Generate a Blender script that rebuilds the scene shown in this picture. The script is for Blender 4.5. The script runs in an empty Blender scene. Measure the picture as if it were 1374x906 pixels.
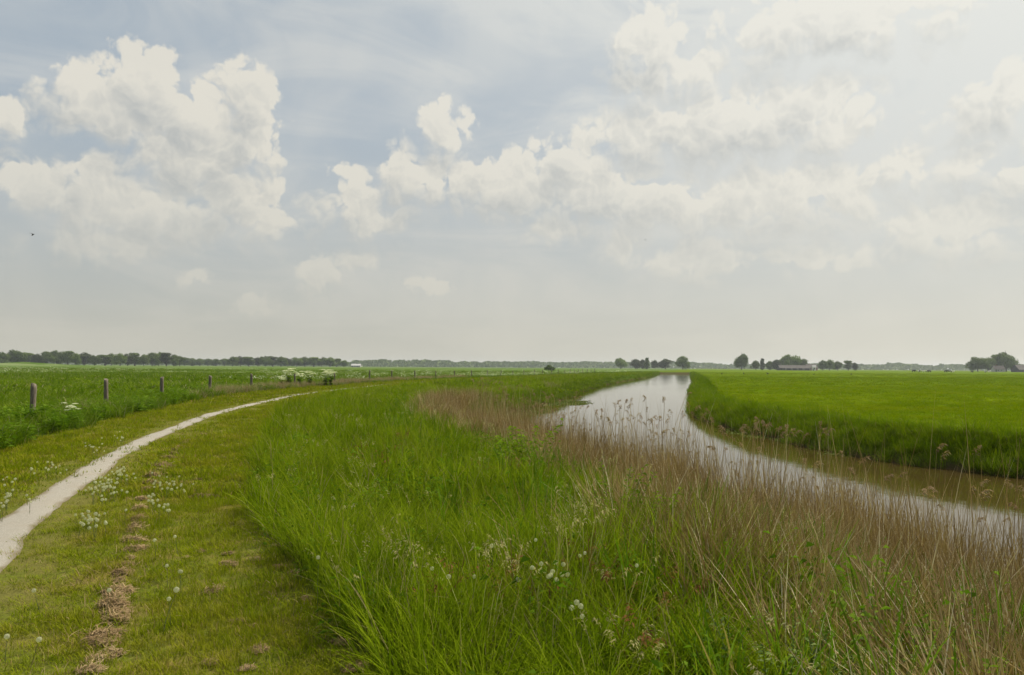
import bpy, math, random
import numpy as np
from mathutils import Matrix, Vector, Euler

random.seed(7)
RNG = np.random.default_rng(7)
SC = bpy.context.scene
COL = SC.collection
R = math.radians

# ------------------------------------------------------------------ camera
FPX = 1069.0
CAM_H = 1.7
ROT = Matrix.Rotation(R(90 + 2.116), 3, 'X') @ Matrix.Rotation(R(0.37), 3, 'Z')
cd = bpy.data.cameras.new('camera')
cd.sensor_width = 36.0
cd.lens = 36.0 * FPX / 1374.0
cd.clip_start = 0.05
cd.clip_end = 20000
cam = bpy.data.objects.new('camera', cd)
COL.objects.link(cam)
cam.matrix_world = Matrix.Translation((0, 0, CAM_H)) @ ROT.to_4x4()
SC.camera = cam


def ray(px, py):
    v = ROT @ Vector(((px - 687.0) / FPX, (453.0 - py) / FPX, -1.0))
    return v.normalized()


# ------------------------------------------------------------------ noise in numpy
def _hash(ix, iy, s):
    h = (ix.astype(np.int64) * 374761393 + iy.astype(np.int64) * 668265263 + s * 1442695) & 0xFFFFFFFF
    h = ((h ^ (h >> 13)) * 1274126177) & 0xFFFFFFFF
    h = h ^ (h >> 16)
    return (h & 0xFFFF) / 65535.0


def vnoise(x, y, s=0):
    x = np.asarray(x, float); y = np.asarray(y, float)
    ix = np.floor(x); iy = np.floor(y)
    fx = x - ix; fy = y - iy
    fx = fx * fx * (3 - 2 * fx); fy = fy * fy * (3 - 2 * fy)
    a = _hash(ix, iy, s); b = _hash(ix + 1, iy, s); c = _hash(ix, iy + 1, s); d = _hash(ix + 1, iy + 1, s)
    return (a + (b - a) * fx) * (1 - fy) + (c + (d - c) * fx) * fy


def fbm(x, y, s=0, o=4):
    t = 0; a = 0.5; n = 0
    for k in range(o):
        t = t + a * vnoise(x * 2 ** k, y * 2 ** k, s + k * 17); n += a; a *= .5
    return t / n


def sstep(a, b, x):
    t = np.clip((np.asarray(x, float) - a) / (b - a), 0, 1)
    return t * t * (3 - 2 * t)


# ------------------------------------------------------------------ plan of the place
def curve(pts):
    pts = sorted(pts)
    ys = np.array([p[0] for p in pts], float); xs = np.array([p[1] for p in pts], float)
    m = np.gradient(xs, ys)

    def f(y):
        y = np.asarray(y, float)
        yc = np.clip(y, ys[0], ys[-1])
        i = np.clip(np.searchsorted(ys, yc) - 1, 0, len(ys) - 2)
        h = ys[i + 1] - ys[i]; t = (yc - ys[i]) / h
        r = ((2 * t ** 3 - 3 * t ** 2 + 1) * xs[i] + (t ** 3 - 2 * t ** 2 + t) * h * m[i]
             + (-2 * t ** 3 + 3 * t ** 2) * xs[i + 1] + (t ** 3 - t ** 2) * h * m[i + 1])
        return r + np.where(y < ys[0], (y - ys[0]) * m[0], 0) + np.where(y > ys[-1], (y - ys[-1]) * m[-1], 0)
    return f


# (distance ahead, distance to the side)
SHORE_L = curve([(-40, 16), (-10, 9), (3, 5.7), (6, 5.0), (8.5, 4.3), (11.5, 3.5), (16, 2.2), (22, .6), (28, -.6), (36, -1.2), (42, -.7), (49, .9), (58, 3.2),
                 (80, 7.0), (103, 11), (150, 21.5), (206, 35), (330, 61)])
SHORE_R = curve([(-40, 90), (-10, 47), (6, 27), (12, 19.8), (16, 14.9), (18.6, 12.0), (20.6, 10.6), (24.5, 9.7), (28.5, 9.3), (33, 9.1), (37, 9.2), (41, 9.5), (54, 12.2),
                 (80, 18.0), (105, 24), (190, 43), (330, 74)])
PATH = curve([(-6, .5), (0, -1.6), (2, -2.35), (4.5, -3.38), (6.2, -4.17), (7.4, -4.76), (11, -6.1), (18, -8.2), (28.4, -10.4), (39, -11.6), (50, -12.4), (62, -12.3),
              (76, -11.3), (92, -8.8), (110, -5.0), (140, 3), (200, 21), (320, 57)])
TALL = curve([(-6, 1.6), (0, .6), (2, .1), (3.3, -.28), (4.5, -.78), (6.4, -1.65), (8.2, -2.5), (11.3, -3.5), (17, -5.15), (30, -8.2), (42, -9.6), (60, -9.6),
              (78, -8.3), (92, -6), (110, -2), (140, 6), (200, 24), (320, 58)])
EDGE = curve([(-6, -2), (2, -5.5), (8, -8.0), (14.8, -9.7), (20, -11.1), (28, -13.0), (42, -15.6), (56, -16.4), (75, -14.8), (92, -12.3), (110, -8),
              (140, -.5), (200, 17), (320, 54)])
FENCE = curve([(-6, -8), (5, -10.8), (23, -13.85), (30, -15.25), (38, -16.7), (46, -17.5), (54, -17.7), (63, -17.2), (73, -16.3), (88, -14.9), (104, -12.6),
               (160, 3.2), (250, 28.5), (400, 71)])


def shore_d(x, y):
    """signed distance into the water from each shore"""
    e = .5
    sl = (SHORE_L(y + e) - SHORE_L(y - e)) / (2 * e)
    sr = (SHORE_R(y + e) - SHORE_R(y - e)) / (2 * e)
    wob = (fbm(y * .35, x * 0 + 3.1, 5) - .5) * .7
    dl = (x - SHORE_L(y) - wob) / np.sqrt(1 + sl * sl)
    wob2 = (fbm(y * .5, x * 0 + 9.1, 8) - .5) * .6
    dr = (SHORE_R(y) + wob2 - x) / np.sqrt(1 + sr * sr)
    return dl, dr


def height(x, y):
    x = np.asarray(x, float); y = np.asarray(y, float)
    dl, dr = shore_d(x, y)
    wl = 2.8 - 1.5 * sstep(25, 60, y)
    def prof(d, w):
        land = -.8 * (1 - np.clip(-d / w, 0, 1)) ** 1.25
        bed = -.8 - .7 * np.clip(d / 1.5, 0, 1)
        return np.where(d < 0, land, bed)
    z = np.where(dl < dr, prof(dl, wl), prof(dr, 1.15))
    end = sstep(330, 345, y)
    z = z * (1 - end)
    z = z + (fbm(x * .8, y * .8, 21) - .5) * .07 + (fbm(x * .09, y * .09, 31) - .5) * .12
    far = np.maximum(0, np.hypot(x, y) - 60)
    z = z + (fbm(x * .01, y * .01, 41) - .5) * np.minimum(far * .004, .5) * (1 - sstep(-3, 1, np.minimum(dl, dr)))
    z = z + 3.4 * np.exp(-((x + 385) / 26) ** 2 - ((y - 640) / 30) ** 2)
    return z


def ground_at(px, py, dz=0.0):
    v = ray(px, py)
    z = 0.0
    p = None
    for _ in range(12):
        t = (z + dz - CAM_H) / v.z
        p = v * t
        z = .5 * z + .5 * float(height(p.x, p.y))
    return float(p.x), float(p.y), float(height(p.x, p.y))


def at_dist(px, D):
    v = ray(px, 493)
    return v.x / v.y * D, D


# ------------------------------------------------------------------ helpers
def tag(o, label=None, cat=None, group=None, kind=None):
    if label: o['label'] = label
    if cat: o['category'] = cat
    if group: o['group'] = group
    if kind: o['kind'] = kind
    return o


def new_mesh(name, V, F, mat=None, smooth=False, attrs=None):
    me = bpy.data.meshes.new(name)
    V = np.asarray(V, np.float32)
    if isinstance(F, np.ndarray):
        k = F.shape[1]
        me.vertices.add(len(V)); me.vertices.foreach_set('co', V.ravel())
        me.loops.add(F.size); me.loops.foreach_set('vertex_index', F.ravel().astype(np.int32))
        me.polygons.add(len(F))
        me.polygons.foreach_set('loop_start', np.arange(0, F.size, k, dtype=np.int32))
        me.update(calc_edges=True)
    else:
        me.from_pydata([tuple(v) for v in V], [], F)
        me.update()
    if smooth:
        me.polygons.foreach_set('use_smooth', [True] * len(me.polygons))
    if attrs:
        for k, a in attrs.items():
            at = me.attributes.new(k, 'FLOAT', 'POINT')
            at.data.foreach_set('value', np.asarray(a, np.float32))
    if mat: me.materials.append(mat)
    return me


def link(name, me, parent=None):
    o = bpy.data.objects.new(name, me)
    COL.objects.link(o)
    if parent: o.parent = parent
    return o


def empty(name, loc, rz=0):
    o = bpy.data.objects.new(name, None)
    o.empty_display_size = .2
    COL.objects.link(o)
    o.location = loc
    o.rotation_euler = (0, 0, rz)
    return o


def copy_thing(o):
    c = o.copy(); COL.objects.link(c)
    for ch in list(o.children):
        d = ch.copy(); COL.objects.link(d); d.parent = c
        for g in list(ch.children):
            e = g.copy(); COL.objects.link(e); e.parent = d
    return c


# ------------------------------------------------------------------ materials
class NT:
    def __init__(s, tree):
        s.t = tree; s.n = tree.nodes; s.l = tree.links

    def node(s, typ, **kw):
        n = s.n.new(typ)
        for k, v in kw.items(): setattr(n, k, v)
        return n

    def put(s, sock, v):
        if v is None: return
        if isinstance(v, bpy.types.NodeSocket): s.l.new(v, sock)
        else:
            if isinstance(v, (tuple, list)) and len(v) == 3 and sock.type == 'RGBA': v = (*v, 1)
            sock.default_value = v

    def m(s, op, a, b=None, c=None, clamp=False):
        n = s.node('ShaderNodeMath', operation=op, use_clamp=clamp)
        s.put(n.inputs[0], a); s.put(n.inputs[1], b); s.put(n.inputs[2], c)
        return n.outputs[0]

    def v(s, op, a, b=None):
        n = s.node('ShaderNodeVectorMath', operation=op)
        s.put(n.inputs[0], a); s.put(n.inputs[1], b)
        return n.outputs['Value'] if op in ('LENGTH', 'DOT_PRODUCT', 'DISTANCE') else n.outputs[0]

    def mix(s, f, a, b, bt='MIX'):
        n = s.node('ShaderNodeMix', data_type='RGBA', blend_type=bt)
        s.put(n.inputs[0], f); s.put(n.inputs[6], a); s.put(n.inputs[7], b)
        return n.outputs[2]

    def rng(s, x, a, b, c=0., d=1., smooth=False):
        n = s.node('ShaderNodeMapRange', interpolation_type='SMOOTHSTEP' if smooth else 'LINEAR')
        n.clamp = True if hasattr(n, 'clamp') else None
        for i, q in enumerate((x, a, b, c, d)): s.put(n.inputs[i], q)
        return n.outputs[0]

    def noise(s, vec, scale, detail=3, rough=.5, dim='3D', dist=0):
        n = s.node('ShaderNodeTexNoise', noise_dimensions=dim)
        s.put(n.inputs['Vector'], vec)
        n.inputs['Scale'].default_value = scale; n.inputs['Detail'].default_value = detail
        n.inputs['Roughness'].default_value = rough; n.inputs['Distortion'].default_value = dist
        return n.outputs[0]

    def attr(s, name):
        n = s.node('ShaderNodeAttribute'); n.attribute_name = name
        return n.outputs['Fac']

    def pos(s):
        return s.node('ShaderNodeNewGeometry').outputs['Position']

    def scaled(s, vec, sc):
        return s.v('MULTIPLY', vec, sc)


def material(name):
    m = bpy.data.materials.new(name); m.use_nodes = True
    t = NT(m.node_tree)
    bs = m.node_tree.nodes['Principled BSDF']
    out = m.node_tree.nodes['Material Output']
    return m, t, bs, out


def simple(name, col, rough=.8, var=.25, scale=8, bump=0):
    m, t, bs, out = material(name)
    tc = t.node('ShaderNodeTexCoord').outputs['Object']
    n = t.noise(tc, scale, 5, .6)
    c2 = tuple(c * (1 - var) for c in col); c3 = tuple(min(1, c * (1 + var)) for c in col)
    t.put(bs.inputs['Base Color'], t.mix(t.rng(n, .3, .7), c2, c3))
    bs.inputs['Roughness'].default_value = rough
    bs.inputs['Specular IOR Level'].default_value = .25
    if bump:
        b = t.node('ShaderNodeBump'); b.inputs['Strength'].default_value = bump
        t.put(b.inputs['Height'], n); t.put(bs.inputs['Normal'], b.outputs[0])
    return m


def blade_mat(name, dark, mid, light, base=None, dry=None, dry_amt=0., patch=None, patch_scale=.6, patch_rng=(.5, .62), trans=.35, rough=.8, spec=.0):
    """leaf or stalk: colour varies from blade to blade, from clump to clump and in patches over the ground"""
    m, t, bs, out = material(name)
    v = t.attr('v'); h = t.attr('h')
    rnd = t.node('ShaderNodeObjectInfo').outputs['Random']
    p = t.pos()
    n1 = t.noise(p, .9, 3, .6)
    f = t.m('ADD', t.m('MULTIPLY', v, .5), t.m('ADD', t.m('MULTIPLY', rnd, .25), t.m('MULTIPLY', t.rng(n1, .3, .7), .4)))
    c = t.mix(t.rng(f, .1, .6), dark, mid)
    c = t.mix(t.rng(f, .6, 1.0), c, light)
    if patch is not None:
        n2 = t.noise(p, patch_scale, 4, .6)
        c = t.mix(t.rng(n2, patch_rng[0], patch_rng[1], 0, .85), c, patch)
    if dry is not None:
        vv = t.m('FRACT', t.m('MULTIPLY', t.m('ADD', v, rnd), 7.31))
        c = t.mix(t.m('LESS_THAN', vv, dry_amt), c, dry)
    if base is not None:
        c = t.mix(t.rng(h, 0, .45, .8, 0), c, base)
    t.put(bs.inputs['Base Color'], c)
    bs.inputs['Roughness'].default_value = rough
    bs.inputs['Specular IOR Level'].default_value = spec
    if trans > 0:
        tr = t.node('ShaderNodeBsdfTranslucent')
        t.put(tr.inputs['Color'], t.mix(1.0, c, (1.0, 1.15, .55), 'MULTIPLY'))
        mx = t.node('ShaderNodeMixShader'); mx.inputs[0].default_value = trans
        t.l.new(bs.outputs[0], mx.inputs[1]); t.l.new(tr.outputs[0], mx.inputs[2])
        t.l.new(mx.outputs[0], out.inputs['Surface'])
    return m


M = {}
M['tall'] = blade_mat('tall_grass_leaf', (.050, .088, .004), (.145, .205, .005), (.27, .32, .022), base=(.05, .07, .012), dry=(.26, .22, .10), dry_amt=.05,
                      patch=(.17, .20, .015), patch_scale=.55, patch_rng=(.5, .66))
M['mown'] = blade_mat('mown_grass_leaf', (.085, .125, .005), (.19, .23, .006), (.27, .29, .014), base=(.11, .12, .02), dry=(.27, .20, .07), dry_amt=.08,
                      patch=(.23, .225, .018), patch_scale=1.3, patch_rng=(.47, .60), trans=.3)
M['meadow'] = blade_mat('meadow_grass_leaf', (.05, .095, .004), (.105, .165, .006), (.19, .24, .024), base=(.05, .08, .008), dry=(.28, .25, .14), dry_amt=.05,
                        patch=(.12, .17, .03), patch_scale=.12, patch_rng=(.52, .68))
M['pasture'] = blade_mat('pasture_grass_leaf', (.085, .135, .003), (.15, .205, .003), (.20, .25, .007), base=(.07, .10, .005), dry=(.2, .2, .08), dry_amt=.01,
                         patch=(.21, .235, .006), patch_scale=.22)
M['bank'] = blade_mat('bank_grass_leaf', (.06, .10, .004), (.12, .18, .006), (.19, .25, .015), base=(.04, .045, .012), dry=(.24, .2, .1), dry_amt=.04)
M['reed'] = blade_mat('dead_reed_stalk', (.12, .076, .032), (.265, .185, .085), (.46, .35, .18), dry=(.66, .56, .38), dry_amt=.10, trans=.12, rough=.55)
M['plume'] = blade_mat('reed_plume', (.13, .085, .05), (.24, .17, .10), (.38, .30, .2), trans=.3, rough=.9)
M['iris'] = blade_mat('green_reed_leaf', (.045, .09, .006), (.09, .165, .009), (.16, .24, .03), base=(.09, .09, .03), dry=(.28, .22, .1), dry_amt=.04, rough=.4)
M['herb'] = blade_mat('herb_leaf', (.05, .10, .008), (.10, .175, .012), (.17, .25, .03), trans=.35)
M['bright'] = blade_mat('fresh_leaf', (.07, .12, .008), (.14, .22, .012), (.22, .30, .03), trans=.4)
M['paleherb'] = blade_mat('pale_leaf', (.07, .115, .03), (.13, .19, .05), (.22, .27, .10), trans=.3)
M['hay'] = blade_mat('cut_hay', (.14, .09, .045), (.30, .21, .115), (.48, .37, .22), dry=(.11, .09, .05), dry_amt=.15, trans=.1, rough=.8)
M['fluff'] = blade_mat('seed_fluff', (.5, .48, .42), (.6, .58, .52), (.7, .68, .62), trans=.5, rough=.9)
M['stem'] = simple('plant_stem', (.11, .13, .045), .6, .3, 30)
M['petal'] = blade_mat('white_petal', (.62, .62, .52), (.72, .72, .62), (.8, .8, .72), trans=.3, rough=.8)
M['crown'] = blade_mat('tree_foliage', (.05, .080, .014), (.09, .135, .022), (.15, .20, .035), trans=.2, rough=.7, spec=.1)
M['crown_light'] = blade_mat('tree_foliage_fresh', (.08, .125, .018), (.13, .19, .03), (.19, .26, .045), trans=.25, rough=.7, spec=.1)
M['crown_dark'] = blade_mat('tree_foliage_dark', (.036, .054, .018), (.062, .082, .026), (.095, .12, .035), trans=.15, rough=.7, spec=.1)
M['bark'] = simple('bark', (.09, .075, .055), .9, .3, 3)
M['post'] = None


def post_material():
    m, t, bs, out = material('weathered_wood')
    tc = t.node('ShaderNodeTexCoord').outputs['Object']
    g = t.noise(t.scaled(tc, (1, 1, .12)), 45, 5, .65)
    n = t.noise(tc, 9, 4, .6)
    c = t.mix(t.rng(g, .35, .65), (.055, .042, .03), (.20, .165, .125))
    c = t.mix(t.rng(n, .55, .7, 0, .6), c, (.12, .13, .06))
    t.put(bs.inputs['Base Color'], c)
    bs.inputs['Roughness'].default_value = .9
    b = t.node('ShaderNodeBump'); b.inputs['Strength'].default_value = .6; b.inputs['Distance'].default_value = .01
    t.put(b.inputs['Height'], g); t.put(bs.inputs['Normal'], b.outputs[0])
    return m


M['post'] = post_material()


def ground_material():
    m, t, bs, out = material('ground_soil_and_turf')
    p = t.pos()
    wet = t.attr('wet'); mown = t.attr('mown'); past = t.attr('past')
    fine = t.noise(p, 18, 6, .7)
    mid = t.noise(p, 1.6, 5, .6)
    big = t.noise(p, .05, 4, .55)
    # long streaks across far fields, as mowing and drainage leave them
    streak = t.noise(t.scaled(p, (.004, .035, 1)), 1.0, 4, .55)
    # turf under tall growth
    c_tall = t.mix(t.rng(fine, .3, .7), (.028, .045, .010), (.07, .10, .02))
    # mown verge: thatch and short green
    c_mown = t.mix(t.rng(fine, .32, .68), (.09, .085, .025), (.13, .165, .016))
    c_mown = t.mix(t.rng(mid, .45, .65), c_mown, (.19, .155, .045))
    c_path_side = t.attr('side')
    c_mown = t.mix(t.m('MULTIPLY', c_path_side, t.rng(mid, .35, .6)), c_mown, (.13, .125, .035))
    # pasture right
    c_past = t.mix(t.rng(mid, .3, .7), (.070, .125, .004), (.095, .155, .006))
    c_past = t.mix(t.rng(streak, .4, .65), c_past, (.105, .14, .004))
    c_past = t.mix(t.rng(big, .45, .62, 0, .5), c_past, (.105, .155, .006))
    # meadow left, far
    c_mead = t.mix(t.rng(mid, .3, .7), (.045, .09, .006), (.07, .125, .009))
    c_mead = t.mix(t.rng(streak, .5, .66, 0, .6), c_mead, (.11, .16, .035))
    farm = t.attr('farm')
    c_mead = t.mix(t.m('MULTIPLY', farm, t.rng(streak, .50, .58)), c_mead, (.15, .19, .075))
    c = t.mix(t.attr('mead'), c_tall, c_mead)
    c = t.mix(past, c, c_past)
    c = t.mix(mown, c, c_mown)
    mud = t.mix(fine, (.035, .026, .014), (.09, .065, .035))
    c = t.mix(t.attr('reedy'), c, t.mix(fine, (.05, .036, .02), (.15, .10, .06)))
    c = t.mix(wet, c, mud)
    t.put(bs.inputs['Base Color'], c)
    bs.inputs['Roughness'].default_value = .95
    bs.inputs['Specular IOR Level'].default_value = .0
    b = t.node('ShaderNodeBump'); b.inputs['Strength'].default_value = .8; b.inputs['Distance'].default_value = .04
    t.put(b.inputs['Height'], fine); t.put(bs.inputs['Normal'], b.outputs[0])
    return m


# ------------------------------------------------------------------ ground sheet
def lines(parts):
    out = [parts[0][0]]
    for a, b, s in parts:
        n = max(1, int(round((b - a) / s)))
        out += list(np.linspace(a, b, n + 1)[1:])
    return np.array(out)


def geo(a, b, n):
    return list(a * (b / a) ** (np.arange(1, n + 1) / n))


xs = lines([(-30, -14, .8), (-14, 16, .2), (16, 80, .6)])
xs = np.concatenate([[-v for v in geo(30, 5000, 60)][::-1], xs, geo(80, 5000, 50)])
ys = lines([(-40, -2, 1.0), (-2, 45, .25), (45, 120, .7), (120, 350, 1.8)])
ys = np.concatenate([[-v for v in geo(40, 600, 20)][::-1], ys, geo(350, 5000, 45)])
GX, GY = np.meshgrid(xs, ys)
GZ = height(GX, GY)
nx, ny = len(xs), len(ys)
V = np.stack([GX.ravel(), GY.ravel(), GZ.ravel()], 1)
idx = np.arange(nx * ny).reshape(ny, nx)
F = np.stack([idx[:-1, :-1], idx[:-1, 1:], idx[1:, 1:], idx[1:, :-1]], -1).reshape(-1, 4)
x, y = V[:, 0], V[:, 1]
dl, dr = shore_d(x, y)
wob = (fbm(x * 1.2, y * 1.2, 61) - .5) * .7
live = 1 - sstep(335, 350, y)
wet = sstep(-.5, 0, np.minimum(dl, dr)) * live
past = (dr < dl) * 1.0 * (1 - wet)
past = np.maximum(past, sstep(345, 360, y) * (x > FENCE(y)))
mown_m = sstep(-.15, .15, x + wob - EDGE(y)) * sstep(-.15, .15, TALL(y) - x - wob) * (y < 330)
side = (1 - sstep(.3, 1.0, np.abs(x - PATH(y)) + wob * .5))
mead = sstep(-1, 1, FENCE(y) - x)
mead = np.maximum(mead, sstep(100, 200, y) * (dl < dr))
farm = sstep(90, 200, y) * sstep(0, 6, FENCE(y) - x)
gm = new_mesh('ground', V, F, ground_material(), True, dict(wet=wet, past=past, mown=mown_m, side=side, mead=mead, farm=farm, reedy=sstep(-4.2, -2.2, dl) * (1 - sstep(38, 44, y)) * (dl < dr)))
ground = tag(link('ground', gm), kind='structure', label='flat polder land of mown verge, meadow and pasture')

# ------------------------------------------------------------------ path
pm, t, bs, out = material('crushed_shell')
p = t.pos()
n1 = t.noise(p, 160, 3, .7); n2 = t.noise(p, 2.2, 5, .6)
vo = t.node('ShaderNodeTexVoronoi'); vo.inputs['Scale'].default_value = 70; t.put(vo.inputs['Vector'], p)
c = t.mix(t.rng(n1, .3, .7), (.225, .205, .175), (.40, .375, .33))
c = t.mix(t.m('MULTIPLY', t.rng(vo.outputs['Distance'], .35, .6), .5), c, (.20, .18, .15))
c = t.mix(t.rng(n2, .5, .72, 0, .55), c, (.26, .22, .17))
c = t.mix(t.m('MULTIPLY', t.rng(t.m('ADD', t.attr('edge'), t.m('MULTIPLY', t.rng(n2, .3, .7), .35)), .85, 1.15), .9), c, (.15, .12, .07))
t.put(bs.inputs['Base Color'], c); bs.inputs['Roughness'].default_value = .95
b = t.node('ShaderNodeBump'); b.inputs['Strength'].default_value = .7; b.inputs['Distance'].default_value = .01
t.put(b.inputs['Height'], n1); t.put(bs.inputs['Normal'], b.outputs[0])
py_ = np.concatenate([np.arange(-6, 40, .15), np.arange(40, 150, .6), np.arange(150, 325, 2.)])
W = 9
PV, PF, PE = [], [], []
px_ = PATH(py_)
tx = np.gradient(px_, py_); nl = np.sqrt(1 + tx * tx)
wid = .22
for i, (a, b_, sl, q) in enumerate(zip(px_, py_, tx, nl)):
    wl = wid + (fbm(b_ * 1.7, 1.3, 71) - .5) * .16
    wr = wid + (fbm(b_ * 1.7, 7.3, 72) - .5) * .16
    for k in range(W):
        f = k / (W - 1) * 2 - 1
        off = f * (wl if f < 0 else wr)
        X = a + off / q; Y = b_ - off * sl / q
        PV.append((X, Y, float(height(a, b_)) + .03 - .028 * f ** 4 + .0 )); PE.append(abs(f))
PV = np.array(PV)
n = len(py_)
ii = np.arange(n * W).reshape(n, W)
PF = np.stack([ii[:-1, :-1], ii[:-1, 1:], ii[1:, 1:], ii[1:, :-1]], -1).reshape(-1, 4)


def on_sheet(x, y):
    i = np.clip(np.searchsorted(xs, x) - 1, 0, nx - 2); j = np.clip(np.searchsorted(ys, y) - 1, 0, ny - 2)
    fx = (x - xs[i]) / (xs[i + 1] - xs[i]); fy = (y - ys[j]) / (ys[j + 1] - ys[j])
    return (GZ[j, i] * (1 - fx) + GZ[j, i + 1] * fx) * (1 - fy) + (GZ[j + 1, i] * (1 - fx) + GZ[j + 1, i + 1] * fx) * fy


PV[:, 2] = on_sheet(PV[:, 0], PV[:, 1]) + .014 - .010 * np.array(PE) ** 3
pathm = new_mesh('path', PV, PF, pm, True, dict(edge=np.array(PE)))
tag(link('path', pathm), kind='structure', label='narrow pale crushed shell path curving to the left')

# ------------------------------------------------------------------ water
wm, t, bs, out = material('canal_water')
p = t.pos()
bs.inputs['Base Color'].default_value = (.052, .036, .011, 1)
bs.inputs['Roughness'].default_value = .04
bs.inputs['IOR'].default_value = 1.33
bs.inputs['Specular IOR Level'].default_value = .5
w1 = t.noise(t.scaled(p, (1.3, .8, 1)), 2.2, 3, .55)
w2 = t.noise(t.scaled(p, (1., .7, 1)), 9, 2, .5)
calm = t.rng(t.noise(p, .12, 2, .5), .35, .65, .35, 1)
b = t.node('ShaderNodeBump'); b.inputs['Distance'].default_value = .02
t.put(b.inputs['Strength'], t.m('MULTIPLY', calm, .24))
t.put(b.inputs['Height'], t.m('ADD', w1, t.m('MULTIPLY', w2, .22))); t.put(bs.inputs['Normal'], b.outputs[0])
wy = np.concatenate([np.arange(-40, 120, 2.), np.arange(120, 344, 6.)])
WV = []
for q in wy:
    a, b_ = float(SHORE_L(q)) - 1.4, float(SHORE_R(q)) + 1.6
    for k in range(4): WV.append((a + (b_ - a) * k / 3, q, -.8))
ii = np.arange(len(wy) * 4).reshape(-1, 4)
WF = np.stack([ii[:-1, :-1], ii[:-1, 1:], ii[1:, 1:], ii[1:, :-1]], -1).reshape(-1, 4)
tag(link('water', new_mesh('water', WV, WF, wm, True)), kind='structure', label='still grey brown water of the canal')


# ------------------------------------------------------------------ blade geometry (numpy)
def blades(n, rad, h, hv, w, lean=.25, curl=.5, seg=4, seed=0, flat=.0, tip=0.05, dirlean=None, upright=False):
    """n curved tapering blades rooted in a disc; returns V,F,v,h"""
    g = np.random.default_rng(seed)
    V, F, vv, hh = [], [], [], []
    base = 0
    for i in range(n):
        r = rad * math.sqrt(g.random()); a = g.random() * 6.283
        bx, by = r * math.cos(a), r * math.sin(a)
        L = h * (1 + (g.random() * 2 - 1) * hv)
        d = a + g.normal() * .9 if dirlean is None else dirlean + g.normal() * .5
        th0 = abs(g.normal()) * lean * .6
        cu = curl * (0.35 + g.random())
        wd = w * (.6 + .7 * g.random())
        side = d + 1.571 + g.normal() * .5
        sx, sy = math.cos(side), math.sin(side)
        x, y, z = bx, by, -.01
        th = th0
        val = g.random()
        for k in range(seg + 1):
            f = k / seg
            ww = wd * (1 - f) ** .6 * (.75 + .5 * math.sin(f * 2.6)) * .5 if tip else wd * .5
            ww = max(ww, wd * .04)
            V += [(x - sx * ww, y - sy * ww, z), (x + sx * ww, y + sy * ww, z)]
            vv += [val, val]; hh += [f, f]
            if k < seg:
                st = L / seg
                x += math.sin(th) * math.cos(d) * st; y += math.sin(th) * math.sin(d) * st; z += math.cos(th) * st
                th += cu / seg * (1 + f)
                F.append((base + 2 * k, base + 2 * k + 1, base + 2 * k + 3, base + 2 * k + 2))
        base += 2 * (seg + 1)
    return np.array(V), np.array(F), np.array(vv), np.array(hh)


def joinp(*parts):
    V, F, v, h, b = [], [], [], [], 0
    for (a, f, c, d) in parts:
        V.append(a); F.append(np.asarray(f) + b); v.append(c); h.append(d); b += len(a)
    return np.concatenate(V), np.concatenate(F), np.concatenate(v), np.concatenate(h)


def tuft(name, mat, *parts):
    V, F, v, h = joinp(*parts) if len(parts) > 1 else parts[0]
    me = new_mesh(name, V, F, mat, False, dict(v=v, h=h))
    return bpy.data.objects.new(name, me)


def leaves(centers, dirs, size, seed, aspect=.45, droop=.3):
    """diamond shaped leaves at given points"""
    g = np.random.default_rng(seed)
    V, F, vv, hh = [], [], [], []
    for i, (c, d) in enumerate(zip(centers, dirs)):
        d = Vector(d).normalized(); s = size * (.6 + .8 * g.random())
        side = d.cross(Vector((g.normal() * .8, g.normal() * .8, 1))).normalized()
        c = Vector(c); val = g.random(); b = len(V)
        midp = c + d * s * .45
        tipp = c + d * s + Vector((0, 0, -droop * s))
        V += [tuple(c), tuple(midp + side * s * aspect * .5), tuple(tipp), tuple(midp - side * s * aspect * .5)]
        vv += [val] * 4; hh += [.6] * 4
        F.append((b, b + 1, b + 2, b + 3))
    return np.array(V), np.array(F), np.array(vv), np.array(hh)


def plume(x, y, z, d, seed, n=26, L=.2):
    g = np.random.default_rng(seed)
    cs, ds = [], []
    for i in range(n):
        f = i / n
        cs.append((x + math.cos(d) * L * f * .45 + g.normal() * .008, y + math.sin(d) * L * f * .45 + g.normal() * .008, z + L * f * (1 - .4 * f)))
        a = d + g.normal() * .9
        ds.append((math.cos(a), math.sin(a), .5 - .9 * g.random()))
    return leaves(cs, ds, .05 * L / .2, seed, .3, .5)


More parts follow.
